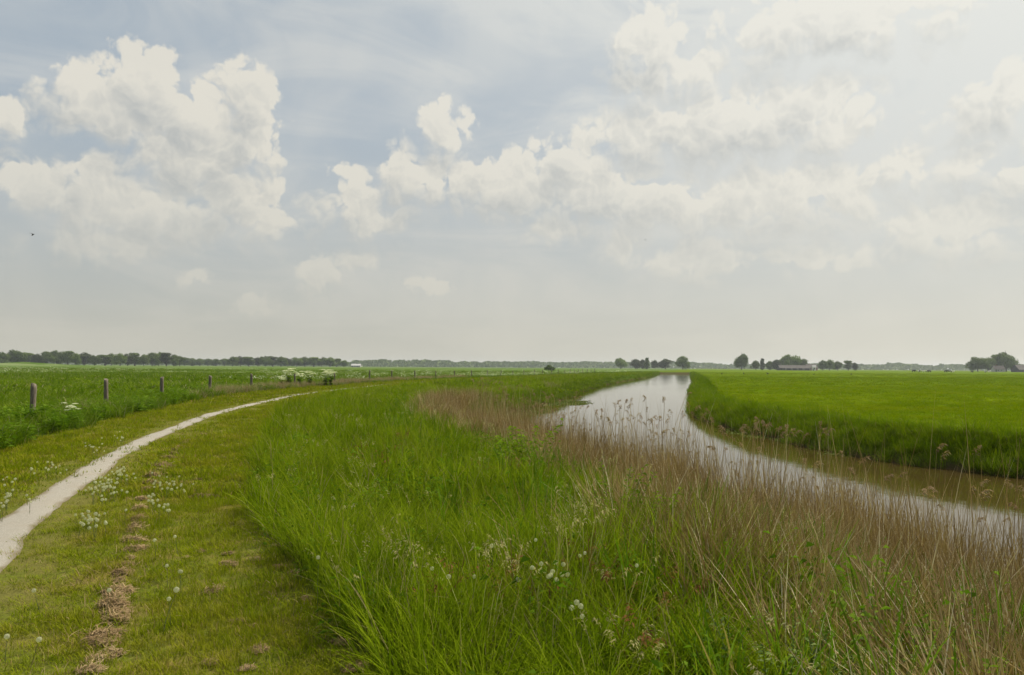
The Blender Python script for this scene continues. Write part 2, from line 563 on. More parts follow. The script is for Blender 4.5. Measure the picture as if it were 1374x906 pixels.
# ------------------------------------------------------------------ scatter (only for stuff)
def scatter(name, pts, rot, scl, idx, variants, label):
    N = len(pts)
    me = bpy.data.meshes.new(name)
    me.vertices.add(N); me.vertices.foreach_set('co', np.asarray(pts, np.float32).ravel())
    a = me.attributes.new('rot', 'FLOAT_VECTOR', 'POINT'); a.data.foreach_set('vector', np.asarray(rot, np.float32).ravel())
    a = me.attributes.new('scl', 'FLOAT_VECTOR', 'POINT'); a.data.foreach_set('vector', np.asarray(scl, np.float32).ravel())
    a = me.attributes.new('idx', 'INT', 'POINT'); a.data.foreach_set('value', np.asarray(idx, np.int32))
    o = link(name, me)
    ng = bpy.data.node_groups.new(name + '_scatter', 'GeometryNodeTree')
    ng.interface.new_socket('Geometry', in_out='INPUT', socket_type='NodeSocketGeometry')
    ng.interface.new_socket('Geometry', in_out='OUTPUT', socket_type='NodeSocketGeometry')
    gi = ng.nodes.new('NodeGroupInput'); go = ng.nodes.new('NodeGroupOutput')
    iop = ng.nodes.new('GeometryNodeInstanceOnPoints')
    gj = ng.nodes.new('GeometryNodeJoinGeometry')
    for v in reversed(variants):   # the join lists its inputs last to first
        oi = ng.nodes.new('GeometryNodeObjectInfo'); oi.inputs['As Instance'].default_value = True
        oi.inputs['Object'].default_value = v
        ng.links.new(oi.outputs['Geometry'], gj.inputs[0])

    def na(nm, dt):
        q = ng.nodes.new('GeometryNodeInputNamedAttribute'); q.data_type = dt; q.inputs['Name'].default_value = nm
        return [s for s in q.outputs if s.name == 'Attribute' and s.enabled][0]
    e2r = ng.nodes.new('FunctionNodeEulerToRotation')
    ng.links.new(na('rot', 'FLOAT_VECTOR'), e2r.inputs[0])
    ng.links.new(gi.outputs[0], iop.inputs['Points'])
    ng.links.new(gj.outputs[0], iop.inputs['Instance'])
    iop.inputs['Pick Instance'].default_value = True
    ng.links.new(na('idx', 'INT'), iop.inputs['Instance Index'])
    ng.links.new(e2r.outputs[0], iop.inputs['Rotation'])
    ng.links.new(na('scl', 'FLOAT_VECTOR'), iop.inputs['Scale'])
    ng.links.new(iop.outputs[0], go.inputs[0])
    md = o.modifiers.new('scatter', 'NODES'); md.node_group = ng
    tag(o, label=label, kind='stuff')
    return o


UM = .86


def sample(y0, y1, dens, mask=None, xlo=None, xhi=None):
    """random points per square metre in the wedge ahead of the camera"""
    lo = -UM * y1 - 2 if xlo is None else xlo
    hi = UM * y1 + 2 if xhi is None else xhi
    n = int((y1 - y0) * (hi - lo) * dens)
    x = RNG.uniform(lo, hi, n); y = RNG.uniform(y0, y1, n)
    k = np.abs(x) < UM * y + 2.0
    x, y = x[k], y[k]
    if mask is not None:
        k = mask(x, y); x, y = x[k], y[k]
    return x, y


class Batch:
    def __init__(s): s.p, s.r, s.s, s.i = [], [], [], []

    def add(s, x, y, idx, scale, tilt=.12, zoff=0., hscale=None, rot=None):
        n = len(x)
        if n == 0: return
        z = height(x, y) + zoff
        s.p.append(np.stack([x, y, z], 1))
        r = np.stack([RNG.normal(0, tilt, n), RNG.normal(0, tilt, n), RNG.uniform(0, 6.283, n)], 1) if rot is None else rot
        s.r.append(r)
        hs = scale if hscale is None else scale * hscale
        s.s.append(np.stack([scale, scale, hs], 1))
        s.i.append(idx if isinstance(idx, np.ndarray) else RNG.choice(idx, n))

    def build(s, name, variants, label):
        return scatter(name, np.concatenate(s.p), np.concatenate(s.r), np.concatenate(s.s), np.concatenate(s.i), variants, label)


# ---- tall grass (between the verge and the reeds)
tall_v = []
for k in range(4):  # near
    tall_v.append(tuft('tall_grass_tuft', M['tall'], blades(34, .13, .50, .35, .0065, .35, .9, 5, 100 + k)))
for k in range(3):  # near with seed stems
    B = blades(26, .13, .46, .35, .006, .35, .9, 5, 110 + k)
    S = blades(3, .10, .68, .15, .003, .18, .35, 4, 120 + k, tip=0)
    tall_v.append(tuft('tall_grass_tuft', M['tall'], B, S))
for k in range(3):  # middle distance
    tall_v.append(tuft('tall_grass_tuft', M['tall'], blades(34, .24, .50, .35, .013, .35, .8, 4, 130 + k)))
for k in range(2):  # far
    tall_v.append(tuft('tall_grass_tuft', M['tall'], blades(40, .6, .50, .4, .045, .4, .7, 3, 140 + k)))


def in_tall(x, y):
    dl, dr = shore_d(x, y)
    e = (fbm(y * 1.3, x * 1.3, 91) - .5) * .5
    return (x > TALL(y) + e) & (dl < -.35) & (dl < dr)


def hfield(x, y):
    return .30 + .95 * fbm(x * .6, y * .6, 95) ** 1.3 * (.6 + .8 * fbm(x * 2.2, y * 2.2, 96))


tb = Batch()
for (a, b_, d, ids, sc) in [(1.6, 5, 75, range(0, 7), 1), (5, 9, 50, range(0, 7), 1), (9, 16, 24, [0, 1, 2, 7, 8, 9], 1), (16, 30, 12, [7, 8, 9], 1.05),
                            (30, 60, 5, [7, 8, 9], 1.35), (60, 120, 1.6, [10, 11], 1.0), (120, 335, .4, [10, 11], 1.2)]:
    x, y = sample(a, b_, d, in_tall)
    dl, _ = shore_d(x, y)
    k = RNG.random(len(x)) > .7 * sstep(-2.9, -1.9, dl) * (y < 42)
    x, y, dl = x[k], y[k], dl[k]
    hs = hfield(x, y) * (1 - .35 * sstep(-2.5, -.5, dl))
    edge = 1 - sstep(0, .8, x - TALL(y))
    hs = hs * (1 + .25 * edge) * (1 - .35 * sstep(20, 60, y))
    lean = (fbm(x * .5, y * .5, 151) - .5) * 1.5; lean2 = (fbm(x * .5, y * .5, 152) - .5) * 1.2
    rt = np.stack([RNG.normal(0, .16, len(x)) + lean2, RNG.normal(0, .16, len(x)) + lean, RNG.uniform(0, 6.283, len(x))], 1)
    tb.add(x, y, list(ids), RNG.uniform(.75, 1.25, len(x)) * sc, rot=rt, hscale=hs / (sc if sc > 1.2 else 1))
seed_v = []
M['panicle'] = blade_mat('grass_flower_head', (.20, .19, .07), (.33, .30, .13), (.46, .42, .24), trans=.3, rough=.8)
M['rust'] = blade_mat('sorrel_stem', (.10, .045, .02), (.16, .075, .03), (.22, .13, .05), trans=.15, rough=.8)
for k in range(4):
    g = np.random.default_rng(160 + k)
    parts = [blades(6, .14, .50, .2, .0035, .2, .5, 5, 165 + k, tip=0)]
    for q in range(5):
        a_ = g.random() * 6.28; r_ = .14 * g.random(); hh0 = .44 + .16 * g.random()
        parts.append(plume(r_ * math.cos(a_) * 1.8, r_ * math.sin(a_) * 1.8, hh0, a_, 170 + k * 9 + q, 12, .09))
    seed_v.append(tuft('grass_flower_tuft', M['panicle'], *parts))
for k in range(3):
    parts = [blades(7, .12, .50, .25, .005, .25, .3, 4, 180 + k, tip=0)]
    g = np.random.default_rng(185 + k)
    for q in range(6):
        a_ = g.random() * 6.28; r_ = .16 * g.random()
        parts.append(plume(r_ * math.cos(a_), r_ * math.sin(a_), .28 + .2 * g.random(), a_, 190 + k * 9 + q, 16, .12))
    seed_v.append(tuft('sorrel_tuft', M['rust'], *parts))
vb = Batch()
for (a, b_, d) in [(1.8, 8, 5), (8, 18, 2.4), (18, 40, .8)]:
    x, y = sample(a, b_, d, in_tall)
    k = RNG.random(len(x)) < .15 + .85 * sstep(.45, .62, fbm(x * .5 + 9, y * .5, 161))
    x, y = x[k], y[k]
    vb.add(x, y, [0, 1, 2, 3], RNG.uniform(.8, 1.15, len(x)), .16, hscale=hfield(x, y) * 1.35)
    x, y = sample(a, b_, d * .8, in_tall)
    k = RNG.random(len(x)) < sstep(.56, .68, fbm(x * .6 + 29, y * .6, 162))
    x, y = x[k], y[k]
    vb.add(x, y, [4, 5, 6], RNG.uniform(.7, 1.1, len(x)), .14, hscale=hfield(x, y) * 1.1)
vb.build('grass_flowers', seed_v, 'pale flower heads and rusty sorrel among the tall grass')
hb_v = []
for k in range(4):
    g = np.random.default_rng(720 + k); cs, ds = [], []
    for s_ in range(7):
        bx, by = g.normal() * .09, g.normal() * .09; H_ = .22 + .22 * g.random()
        for q in range(11):
            a_ = q * 1.9 + s_
            cs.append((bx * (1 + q * .05), by * (1 + q * .05), H_ * (.15 + .85 * q / 11))); ds.append((math.cos(a_), math.sin(a_), .9 - 1.1 * g.random()))
    hb_v.append(tuft('herb_tuft', M['herb'], leaves(cs, ds, .055 if k % 2 else .035, 730 + k, .42, .35)))
hb = Batch()
for (a, b_, d) in [(1.8, 7, 12), (7, 16, 5), (16, 40, 1.6)]:
    x, y = sample(a, b_, d, in_tall)
    k = RNG.random(len(x)) < .06 + .94 * np.maximum(sstep(.52, .64, fbm(x * .45 + 50, y * .45, 163)), sstep(1.2, 2.4, x) * (y < 7) * .6)
    x, y = x[k], y[k]
    hb.add(x, y, [0, 1, 2, 3], RNG.uniform(.8, 1.3, len(x)), .12, hscale=.75 + .5 * RNG.random(len(x)))
hb.build('weeds', hb_v, 'low broad leaved weeds growing through the tall grass')
tb.build('tall_grass', tall_v, 'tall unmown green grass between mown verge and reeds')

# ---- mown verge
mown_v = []
for k in range(5):
    mown_v.append(tuft('short_grass_tuft', M['mown'], blades(34, .09, .062, .45, .0042, .6, 1.1, 3, 200 + k)))
for k in range(3):
    mown_v.append(tuft('short_grass_tuft', M['mown'], blades(36, .2, .075, .45, .011, .6, .9, 3, 210 + k)))
for k in range(2):
    mown_v.append(tuft('short_grass_tuft', M['mown'], blades(36, .5, .09, .45, .035, .6, .8, 2, 220 + k)))


def in_mown(x, y):
    e = (fbm(y * 1.3, x * 1.3, 91) - .5) * .5
    w = .20 + (fbm(y * 2.6, x * 2.6, 93) - .5) * .36
    return (x < TALL(y) + e + .1) & (x > EDGE(y) - .2) & (np.abs(x - PATH(y)) > w)


mb = Batch()
for (a, b_, d, ids, sc) in [(1.6, 6, 210, range(0, 5), 1), (6, 10, 120, range(0, 5), 1.1), (10, 18, 50, [5, 6, 7], 1), (18, 34, 22, [5, 6, 7], 1.1), (34, 80, 5, [8, 9], 1),
                            (80, 200, 1.2, [8, 9], 1.3)]:
    x, y = sample(a, b_, d, in_mown, xlo=-20, xhi=(4 if b_ < 90 else 30))
    hs = .42 + 1.35 * fbm(x * 1.9, y * 1.9, 97) ** 1.2
    hs = hs * (1 - .4 * (1 - sstep(.3, 1.1, np.abs(x - PATH(y)))))
    keep = RNG.random(len(x)) < (.30 + .70 * sstep(.28, .9, np.abs(x - PATH(y))))
    mb.add(x[keep], y[keep], list(ids), RNG.uniform(.8, 1.25, keep.sum()) * sc, .1, hscale=hs[keep])
mb.build('mown_grass', mown_v, 'short yellow green mown grass on both sides of the path')

# ---- strip by the fence and the meadow behind it
mead_v = []
for k in range(3):
    mead_v.append(tuft('meadow_tuft', M['meadow'], blades(40, .26, .5, .4, .013, .4, .8, 4, 300 + k)))
for k in range(2):
    mead_v.append(tuft('meadow_tuft', M['meadow'], blades(44, .8, .5, .4, .05, .4, .6, 3, 310 + k)))
# nettle like leafy clump
for k in range(2):
    g = np.random.default_rng(320 + k)
    cs, ds = [], []
    for s_ in range(9):
        bx, by = g.normal() * .12, g.normal() * .12; hh_ = .35 + .3 * g.random()
        for q in range(14):
            f = q / 14; a = q * 1.9 + s_
            cs.append((bx, by, hh_ * (.2 + .8 * f))); ds.append((math.cos(a), math.sin(a), .3))
    mead_v.append(tuft('meadow_herb_tuft', M['herb'], leaves(cs, ds, .09, 330 + k, .5)))
meb = Batch()
strip = lambda x, y: (x < EDGE(y) + (fbm(y * .9, x * .9, 98) - .5) * .7) & (x > FENCE(y) - 1.5)
beyond = lambda x, y: (x <= FENCE(y) - 1.5)
for (a, b_, d, ids, sc) in [(4, 16, 14, [0, 1, 2, 0, 1, 2, 5, 6], 1), (16, 40, 10, [0, 1, 2, 0, 1, 2, 5, 6], 1.1), (40, 90, 4, [0, 1, 2, 5], 1.4), (90, 330, .7, [3, 4], 1)]:
    x, y = sample(a, b_, d, strip, xlo=(-24 if b_ < 100 else -30), xhi=(4 if b_ < 100 else 60))
    hs = (.42 + .5 * fbm(x * .5, y * .5, 99)) * (1 - .45 * sstep(35, 80, y))
    meb.add(x, y, list(ids), RNG.uniform(.8, 1.25, len(x)) * sc, .12, hscale=hs / max(1, sc))
for (a, b_, d, ids, sc) in [(10, 40, 5, [0, 1, 2], 1.2), (40, 80, 2.0, [0, 1, 2, 3], 1.5), (80, 160, .55, [3, 4], 1.1), (160, 320, .10, [3, 4], 1.3)]:
    x, y = sample(a, b_, d, beyond)
    hs = (.34 + .3 * fbm(x * .2, y * .2, 100)) * (1 - .35 * sstep(60, 200, y))
    meb.add(x, y, list(ids), RNG.uniform(.8, 1.25, len(x)) * sc, .12, hscale=hs / sc)
meb.build('meadow_grass', mead_v, 'dark green meadow grass around and behind the fence posts')

# dry straw coloured grass and white bloom in the fence line
M['straw'] = blade_mat('straw_grass', (.17, .12, .07), (.30, .23, .14), (.42, .35, .24), trans=.2, rough=.8)
straw_v = [tuft('dry_grass_tuft', M['straw'], blades(30, .3, .62, .3, .012, .3, .7, 4, 340 + k)) for k in range(2)]
sb = Batch()
for (a, b_, d, zone) in [(38, 62, 5, 1), (62, 125, 4, 1), (22, 38, .35, 0)]:
    x, y = sample(a, b_, d, lambda x, y: (np.abs(x - FENCE(y) - .5) < 1.0) & (fbm(y * .16, x * .1, 101) > .36), xlo=-22, xhi=8)
    sb.add(x, y, [0, 1], RNG.uniform(.7, 1.2, len(x)), .15, hscale=np.full(len(x), .8))
# patch of old reed litter on the left shore far off
x, y = sample(44, 75, 1.2, lambda x, y: (np.abs(shore_d(x, y)[0] + 1.7) < .9) & (fbm(y * .2, x * .2, 102) > .42), xlo=-8, xhi=16)
sb.add(x, y, [0, 1], RNG.uniform(.7, 1.1, len(x)), .2, hscale=np.full(len(x), .8))
sb.build('dry_grass', straw_v, 'straw coloured dead grass along the far fence line and shore')


# ---- pasture and right bank
past_v = [tuft('pasture_tuft', M['pasture'], blades(34, .25, .16, .4, .012, .5, .9, 3, 400 + k)) for k in range(3)]
past_v += [tuft('pasture_tuft', M['pasture'], blades(36, .8, .16, .4, .05, .5, .8, 2, 410 + k)) for k in range(2)]
pb = Batch()
for (a, b_, d, ids, sc) in [(8, 22, 14, [0, 1, 2], 1), (22, 40, 9, [0, 1, 2], 1.1), (40, 80, 3, [0, 1, 2], 1.6), (80, 170, .55, [3, 4], 1), (170, 340, .12, [3, 4], 1.2)]:
    x, y = sample(a, b_, d, lambda x, y: (shore_d(x, y)[1] < -.3), xlo=6)
    hs = (.40 + .35 * fbm(x * .4, y * .4, 103)) * (1 + 1.2 * sstep(-2.5, -.5, shore_d(x, y)[1]))
    pb.add(x, y, list(ids), RNG.uniform(.8, 1.25, len(x)) * sc, .1, hscale=hs / sc)
pb.build('pasture_grass', past_v, 'even bright green pasture grass across the canal')

bank_v = [tuft('bank_tuft', M['bank'], blades(46, .2, .30, .5, .009, .6, 1.3, 4, 430 + k)) for k in range(4)]
bank_v += [tuft('bank_tuft', M['bank'], blades(46, .6, .32, .4, .035, .55, 1.1, 3, 440 + k)) for k in range(2)]
bb = Batch()
for (a, b_, d, ids, sc) in [(6, 26, 34, [0, 1, 2, 3], 1), (26, 60, 18, [0, 1, 2, 3], 1.15), (60, 130, 3.5, [4, 5], .8), (130, 340, 1.0, [4, 5], .9)]:
    x, y = sample(a, b_, d, lambda x, y: (shore_d(x, y)[1] < .06) & (shore_d(x, y)[1] > -1.5), xlo=6, xhi=80)
    hs = .6 + .8 * fbm(x * .8, y * .8, 104)
    bb.add(x, y, list(ids), RNG.uniform(.75, 1.25, len(x)) * sc, .25, hscale=hs / sc)
for (a, b_, d, ids, sc) in [(38, 60, 10, [0, 1, 2, 3], 1.1), (60, 130, 3, [4, 5], .8), (130, 340, 1.0, [4, 5], .9)]:
    x, y = sample(a, b_, d, lambda x, y: (shore_d(x, y)[0] < .1) & (shore_d(x, y)[0] > -1.3), xlo=-4, xhi=64)
    bb.add(x, y, list(ids), RNG.uniform(.75, 1.25, len(x)) * sc, .25, hscale=.6 + .8 * fbm(x * .8, y * .8, 105))
bb.build('bank_grass', bank_v, 'dark rough grass hanging over the canal banks')

# ---- reeds
reed_v = []
for k in range(4):   # dense, broken, no plumes
    reed_v.append(tuft('dead_reed_tuft', M['reed'], blades(19, .17, 1.05, .4, .0088, .34, .16, 4, 500 + k, tip=1),
                       blades(10, .16, .55, .5, .009, .6, .8, 3, 505 + k)))
for k in range(4):   # tall thin stalks
    reed_v.append(tuft('dead_reed_tuft', M['reed'], blades(5, .24, 1.75, .25, .0072, .16, .18, 6, 510 + k, tip=1),
                       blades(4, .22, .8, .4, .006, .5, .6, 3, 515 + k)))


def plumed(seed, n=3):
    g = np.random.default_rng(seed)
    parts = [blades(3, .2, 1.5, .2, .006, .14, .16, 5, seed + 50)]
    for q in range(n):
        bx, by = g.normal() * .12, g.normal() * .12; d = g.random() * 6.28; L = 1.8 + .35 * g.random()
        P = []; x_, y_ = bx, by; th = abs(g.normal()) * .06; z_ = 0
        V, F = [], []
        for s_ in range(6):
            V += [(x_ - .0028, y_, z_), (x_ + .0028, y_, z_)]
            if s_ < 5: F.append((2 * s_, 2 * s_ + 1, 2 * s_ + 3, 2 * s_ + 2))
            if s_ < 5:
                x_ += math.sin(th) * math.cos(d) * L / 5; y_ += math.sin(th) * math.sin(d) * L / 5; z_ += math.cos(th) * L / 5; th += .03
        v0 = g.random()
        parts.append((np.array(V), np.array(F), np.full(12, v0), np.repeat(np.arange(6) / 5, 2)))
        parts.append(plume(x_, y_, z_, d, seed + q, 30, .16))
    return tuft('plumed_reed_tuft', M['plume'], *parts)


for k in range(3): reed_v.append(plumed(530 + k * 7))


def reed_zone(x, y):
    """0..1 how thick the old reed stands"""
    dl, dr = shore_d(x, y)
    inl = -3.0 - 1.0 * (1 - sstep(6, 11, y)) + (fbm(x * .7, y * .7, 150) - .5) * 2.0
    near = sstep(inl, inl + 1.3, dl) * (1 - sstep(-.05 - 1.3 * sstep(20, 30, y), .6 - 1.3 * sstep(20, 30, y), dl))
    n = fbm(x * .9, y * .9, 106)
    gaps = sstep(.30, .5, n)
    farcut = 1 - sstep(38, 47, y)
    return near * (.30 + .70 * gaps) * farcut


rb = Batch()


def reed_rot(x, y, tilt):
    n = len(x)
    r = np.stack([RNG.normal(0, tilt, n), RNG.normal(0, tilt, n), RNG.uniform(0, 6.283, n)], 1)
    return r


def lean_rot(x, y, tilt):
    """combed over by wind and snow in the near right corner: tops lie to the left"""
    n = len(x)
    lod = sstep(.52, .70, fbm(x * .45 + 3, y * .45, 107) + .16 * (1 - sstep(6.5, 9, y)) * sstep(2.0, 2.8, x))
    ang = -lod * RNG.normal(.62, .2, n)          # about the viewing axis: left
    ra = RNG.uniform(0, 6.283, n)
    out = np.zeros((n, 3))
    for i in range(n):
        m = (Matrix.Rotation(RNG.normal(0, tilt) - .15 * lod[i], 3, 'X') @ Matrix.Rotation(ang[i] + RNG.normal(0, tilt), 3, 'Y') @ Matrix.Rotation(ra[i], 3, 'Z'))
        out[i] = m.to_euler()[:]
    return out


for (a, b_, d, sc) in [(2, 7, 80, 1), (7, 13, 72, 1), (13, 24, 44, 1.0), (24, 48, 28, 1.15)]:
    x, y = sample(a, b_, d, None, xlo=-7, xhi=8)
    k = RNG.random(len(x)) < reed_zone(x, y)
    x, y = x[k], y[k]
    want = np.clip((.12 - height(x, y)) / 1.05, .45, 1.05)      # shorter where the shore is higher
    rb.add(x, y, [0, 1, 2, 3] * 3 + ([4, 5] if a > 6 else []), RNG.uniform(.85, 1.1, len(x)) * sc, rot=lean_rot(x, y, .08), hscale=want * RNG.uniform(.8, 1.15, len(x)))
# tall thin ones standing out in the water
for (a, b_, d) in [(2, 12, 15), (12, 28, 17), (28, 42, 4.0)]:
    x, y = sample(a, b_, d, lambda x, y: (shore_d(x, y)[0] > -.7) & (shore_d(x, y)[0] < 2.6), xlo=-4, xhi=8)
    dl = shore_d(x, y)[0]
    k = RNG.random(len(x)) < 1 - .85 * sstep(.4, 2.2, dl)
    x, y = x[k], y[k]
    r = np.stack([RNG.normal(0, .06, len(x)), RNG.normal(-.04, .06, len(x)), RNG.uniform(0, 6.283, len(x))], 1)
    z = np.maximum(height(x, y), -1.05)
    rb.add(x, y, [4, 5, 6, 7] * 5 + [8, 9, 10], np.ones(len(x)), rot=r, hscale=RNG.uniform(.62, .98, len(x)) * np.where(y < 9, .85, 1))
rb.build('dead_reeds', reed_v, 'brown dead reeds of last year along the near shore')

green_v = [tuft('green_reed_tuft', M['iris'], blades(16, .12, .85, .3, .016, .16, .3, 5, 600 + k)) for k in range(4)]
gb = Batch()
for (a, b_, d) in [(1.6, 6, 14), (6, 12, 8), (12, 24, 4), (24, 45, 2.2)]:
    x, y = sample(a, b_, d, None, xlo=-5, xhi=8)
    dl = shore_d(x, y)[0]
    dens = .7 * sstep(-5.2, -3.4, dl) * (1 - sstep(-.2, .35, dl)) * (.12 + .88 * sstep(.44, .58, fbm(x * .8, y * .8, 108))) 
    k = RNG.random(len(x)) < dens
    x, y = x[k], y[k]
    gb.add(x, y, [0, 1, 2, 3], RNG.uniform(.7, 1.1, len(x)), .08, hscale=.42 + .45 * fbm(x * 1.2, y * 1.2, 109))
gb.build('green_reeds', green_v, 'fresh green reed blades growing up through the old reed')

# ================================================================== things
ORD = ['nearest', 'second', 'third', 'fourth', 'fifth', 'sixth', 'seventh', 'eighth', 'ninth', 'tenth', 'eleventh', 'twelfth', 'thirteenth', 'fourteenth',
       'fifteenth', 'sixteenth', 'seventeenth', 'eighteenth', 'nineteenth', 'twentieth', 'twenty-first', 'twenty-second', 'twenty-third', 'twenty-fourth',
       'twenty-fifth', 'twenty-sixth', 'twenty-seventh', 'twenty-eighth', 'twenty-ninth', 'thirtieth']


# ---- floating weed by the left shore
M['weed'] = blade_mat('water_weed_leaf', (.06, .08, .02), (.10, .13, .03), (.16, .19, .06), trans=.2)
g = np.random.default_rng(900)
wv = [tuft('floating_leaf_raft', M['weed'], leaves([(g.normal() * .3, g.normal() * .3, .0) for _ in range(30)], [(g.normal(), g.normal(), .02) for _ in range(30)], .09, 901 + k, .8, 0)) for k in range(2)]
x, y = sample(34, 62, 5, lambda x, y: (shore_d(x, y)[0] > -.3) & (shore_d(x, y)[0] < 2.6) & (fbm(x * .5, y * .2, 902) > .40 + .09 * shore_d(x, y)[0]), xlo=-4, xhi=8)
x2, y2 = sample(18, 34, 3, lambda x, y: (shore_d(x, y)[1] > -.2) & (shore_d(x, y)[1] < .5) & (fbm(x * .5, y * .5, 903) > .5), xlo=6, xhi=14)
x = np.concatenate([x, x2]); y = np.concatenate([y, y2]); n = len(x)
scatter('water_weed', np.stack([x, y, np.full(n, -.793)], 1), np.stack([np.zeros(n), np.zeros(n), RNG.uniform(0, 6.28, n)], 1), np.ones((n, 3)), RNG.integers(0, 2, n), wv, 'floating weed on the canal near the left shore')


# ---- fence posts
def post_mesh(seed, r=.09, h=1.25):
    g = np.random.default_rng(seed)
    NS, NH = 14, 10
    V, F = [], []
    ph = g.random(4) * 6.28
    for j in range(NH + 1):
        z = -.25 + (h + .25) * j / NH
        for k in range(NS):
            a = 6.2832 * k / NS
            rr = r * (1 + .08 * math.sin(2 * a + ph[0]) + .05 * math.sin(3 * a + ph[1] + z) + .04 * math.sin(z * 6 + ph[2]))
            rr *= 1 - .08 * max(0, j - NH + 1)
            zz = z + (.035 * math.sin(a + ph[3]) if j == NH else 0)
            V.append((rr * math.cos(a), rr * math.sin(a), zz))
    for j in range(NH):
        for k in range(NS):
            k2 = (k + 1) % NS
            F.append((j * NS + k, j * NS + k2, (j + 1) * NS + k2, (j + 1) * NS + k))
    c = len(V); V.append((0, 0, h - .012))
    top = [(NH * NS + k, NH * NS + (k + 1) % NS, c) for k in range(NS)]
    me = bpy.data.meshes.new('fence_post'); me.from_pydata(V, [], F + top); me.update()
    me.materials.append(M['post'])
    for p in me.polygons: p.use_smooth = len(p.vertices) == 4
    return me


post_meshes = [post_mesh(s) for s in (1, 2, 3, 4)]
POSTX = [45, 144, 218, 282, 338, 396, 449, 496, 526, 557, 585, 610, 633, 653.5, 672, 688, 703, 717, 728.5, 740, 749, 758, 765, 770.6, 776, 782, 788, 793, 798]
POSTY = [22.5, 30, 38, 46, 54, 63, 73, 88, 96, 104]


def post_place(px, i):
    u = ray(px, 493); u = u.x / u.y
    ysr = np.arange(15, 420, .05)
    d = FENCE(ysr) / ysr - u
    lo = POSTY[i] - 6 if i < len(POSTY) else 100
    hi = POSTY[i] + 8 if i < len(POSTY) else 420
    k = (ysr > lo) & (ysr < hi)
    j = np.argmin(np.abs(np.where(k, d, 99)))
    Y = POSTY[i] if i < len(POSTY) else ysr[j]
    return u * Y, Y


extra = {0: 'cracked at the top and leaning slightly over', 1: 'straight, in lush green grass', 2: 'upright, darker down one side',
         3: 'where the straw coloured grass begins', 4: 'short, thin and standing in straw coloured grass', 5: 'half hidden behind white cow parsley'}
for i, pxx in enumerate(POSTX):
    X, Y = post_place(pxx, i)
    z = float(height(X, Y))
    o = link('fence_post', post_meshes[i % 4])
    h = [1.2, 1.12, 1.16, 1.08, 1.12, 1.12, 1.1][i] if i < 7 else RNG.uniform(1.12, 1.22)
    o.location = (X, Y, z)
    s_ = RNG.uniform(.78, .92)
    o.scale = (s_, s_, h / 1.25 * RNG.uniform(.95, 1.04))
    o.rotation_euler = (RNG.normal(0, .02), [.06, -.03, .01][i] if i < 3 else RNG.normal(0, .05), RNG.uniform(0, 6))
    lab = f'{ORD[i]} wooden fence post' + (' from the near end' if i else ' of the row')
    if i in extra: lab += ', ' + extra[i]
    elif i == len(POSTX) - 1: lab += ', last one before the distant canal bend'
    tag(o, lab, 'fence post', 'wooden posts along the meadow')


# ---- hay clumps left by the mower
def hay_mesh(seed, n=420):
    g = np.random.default_rng(seed)
    V, F, vv, hh = [], [], [], []
    for i in range(n):
        a = g.random() * 6.283; r = math.sqrt(g.random())
        z0 = (1 - r * r) * .42 * g.random() ** .5 + .02
        x, y = r * math.cos(a) * (.9 + .3 * math.sin(a * 2 + seed)), r * math.sin(a) * .8
        d = a + g.normal() * 1.2; el = g.normal() * .35
        L = .35 + .5 * g.random(); w = .012 + .012 * g.random()
        x -= math.cos(d) * L * .5; y -= math.sin(d) * L * .5
        b = len(V); val = g.random()
        cur = g.normal() * .9
        for k in range(4):
            sx, sy = -math.sin(d) * w, math.cos(d) * w
            V += [(x - sx, y - sy, max(z0, -.02)), (x + sx, y + sy, max(z0, -.02) + w * .6)]
            vv += [val, val]; hh += [.8, .8]
            if k < 3:
                F.append((b + 2 * k, b + 2 * k + 1, b + 2 * k + 3, b + 2 * k + 2))
                x += math.cos(d) * L / 3; y += math.sin(d) * L / 3; z0 += math.sin(el) * L / 3; d += cur / 3; el -= .25
    return new_mesh('hay_clump', V, np.array(F), M['hay'], False, dict(v=vv, h=hh))


hays = [hay_mesh(s) for s in range(5)]
ROW = [(186, 694, 30), (183, 708, 22), (181, 734, 26), (175, 746, 14), (163, 767, 26), (160, 777, 20), (158, 792, 32), (151, 811, 34), (155, 830, 34), (138, 853, 36), (133, 862, 26),
       (148, 876, 38), (120, 899, 30), (189, 667, 20), (196, 655, 16), (205, 636, 18), (212, 628, 16), (218, 623, 18), (226, 611, 16), (235, 602, 16), (246, 593, 16), (258, 586, 14), (270, 580, 12), (185, 701, 18), (179, 722, 20), (168, 756, 20), (153, 800, 26), (154, 821, 26), (144, 865, 26), (187, 680, 18), (201, 645, 16), (231, 606, 14), (241, 597, 14), (252, 589, 12), (170, 718, 14), (129, 884, 26)]
LOOSE = [(287, 789, 26), (306, 740, 20), (306, 754, 26), (268, 737, 16), (295, 700, 22), (271, 664, 28), (342, 748, 14), (384, 729, 26), (398, 765, 20), (347, 869, 24), (281, 887, 18),
         (331, 895, 26), (320, 831, 16), (341, 838, 14), (376, 757, 14), (345, 660, 14), (296, 612, 16), (265, 640, 12), (412, 800, 22), (455, 860, 22), (478, 893, 26), (300, 596, 12), (250, 745, 12)]
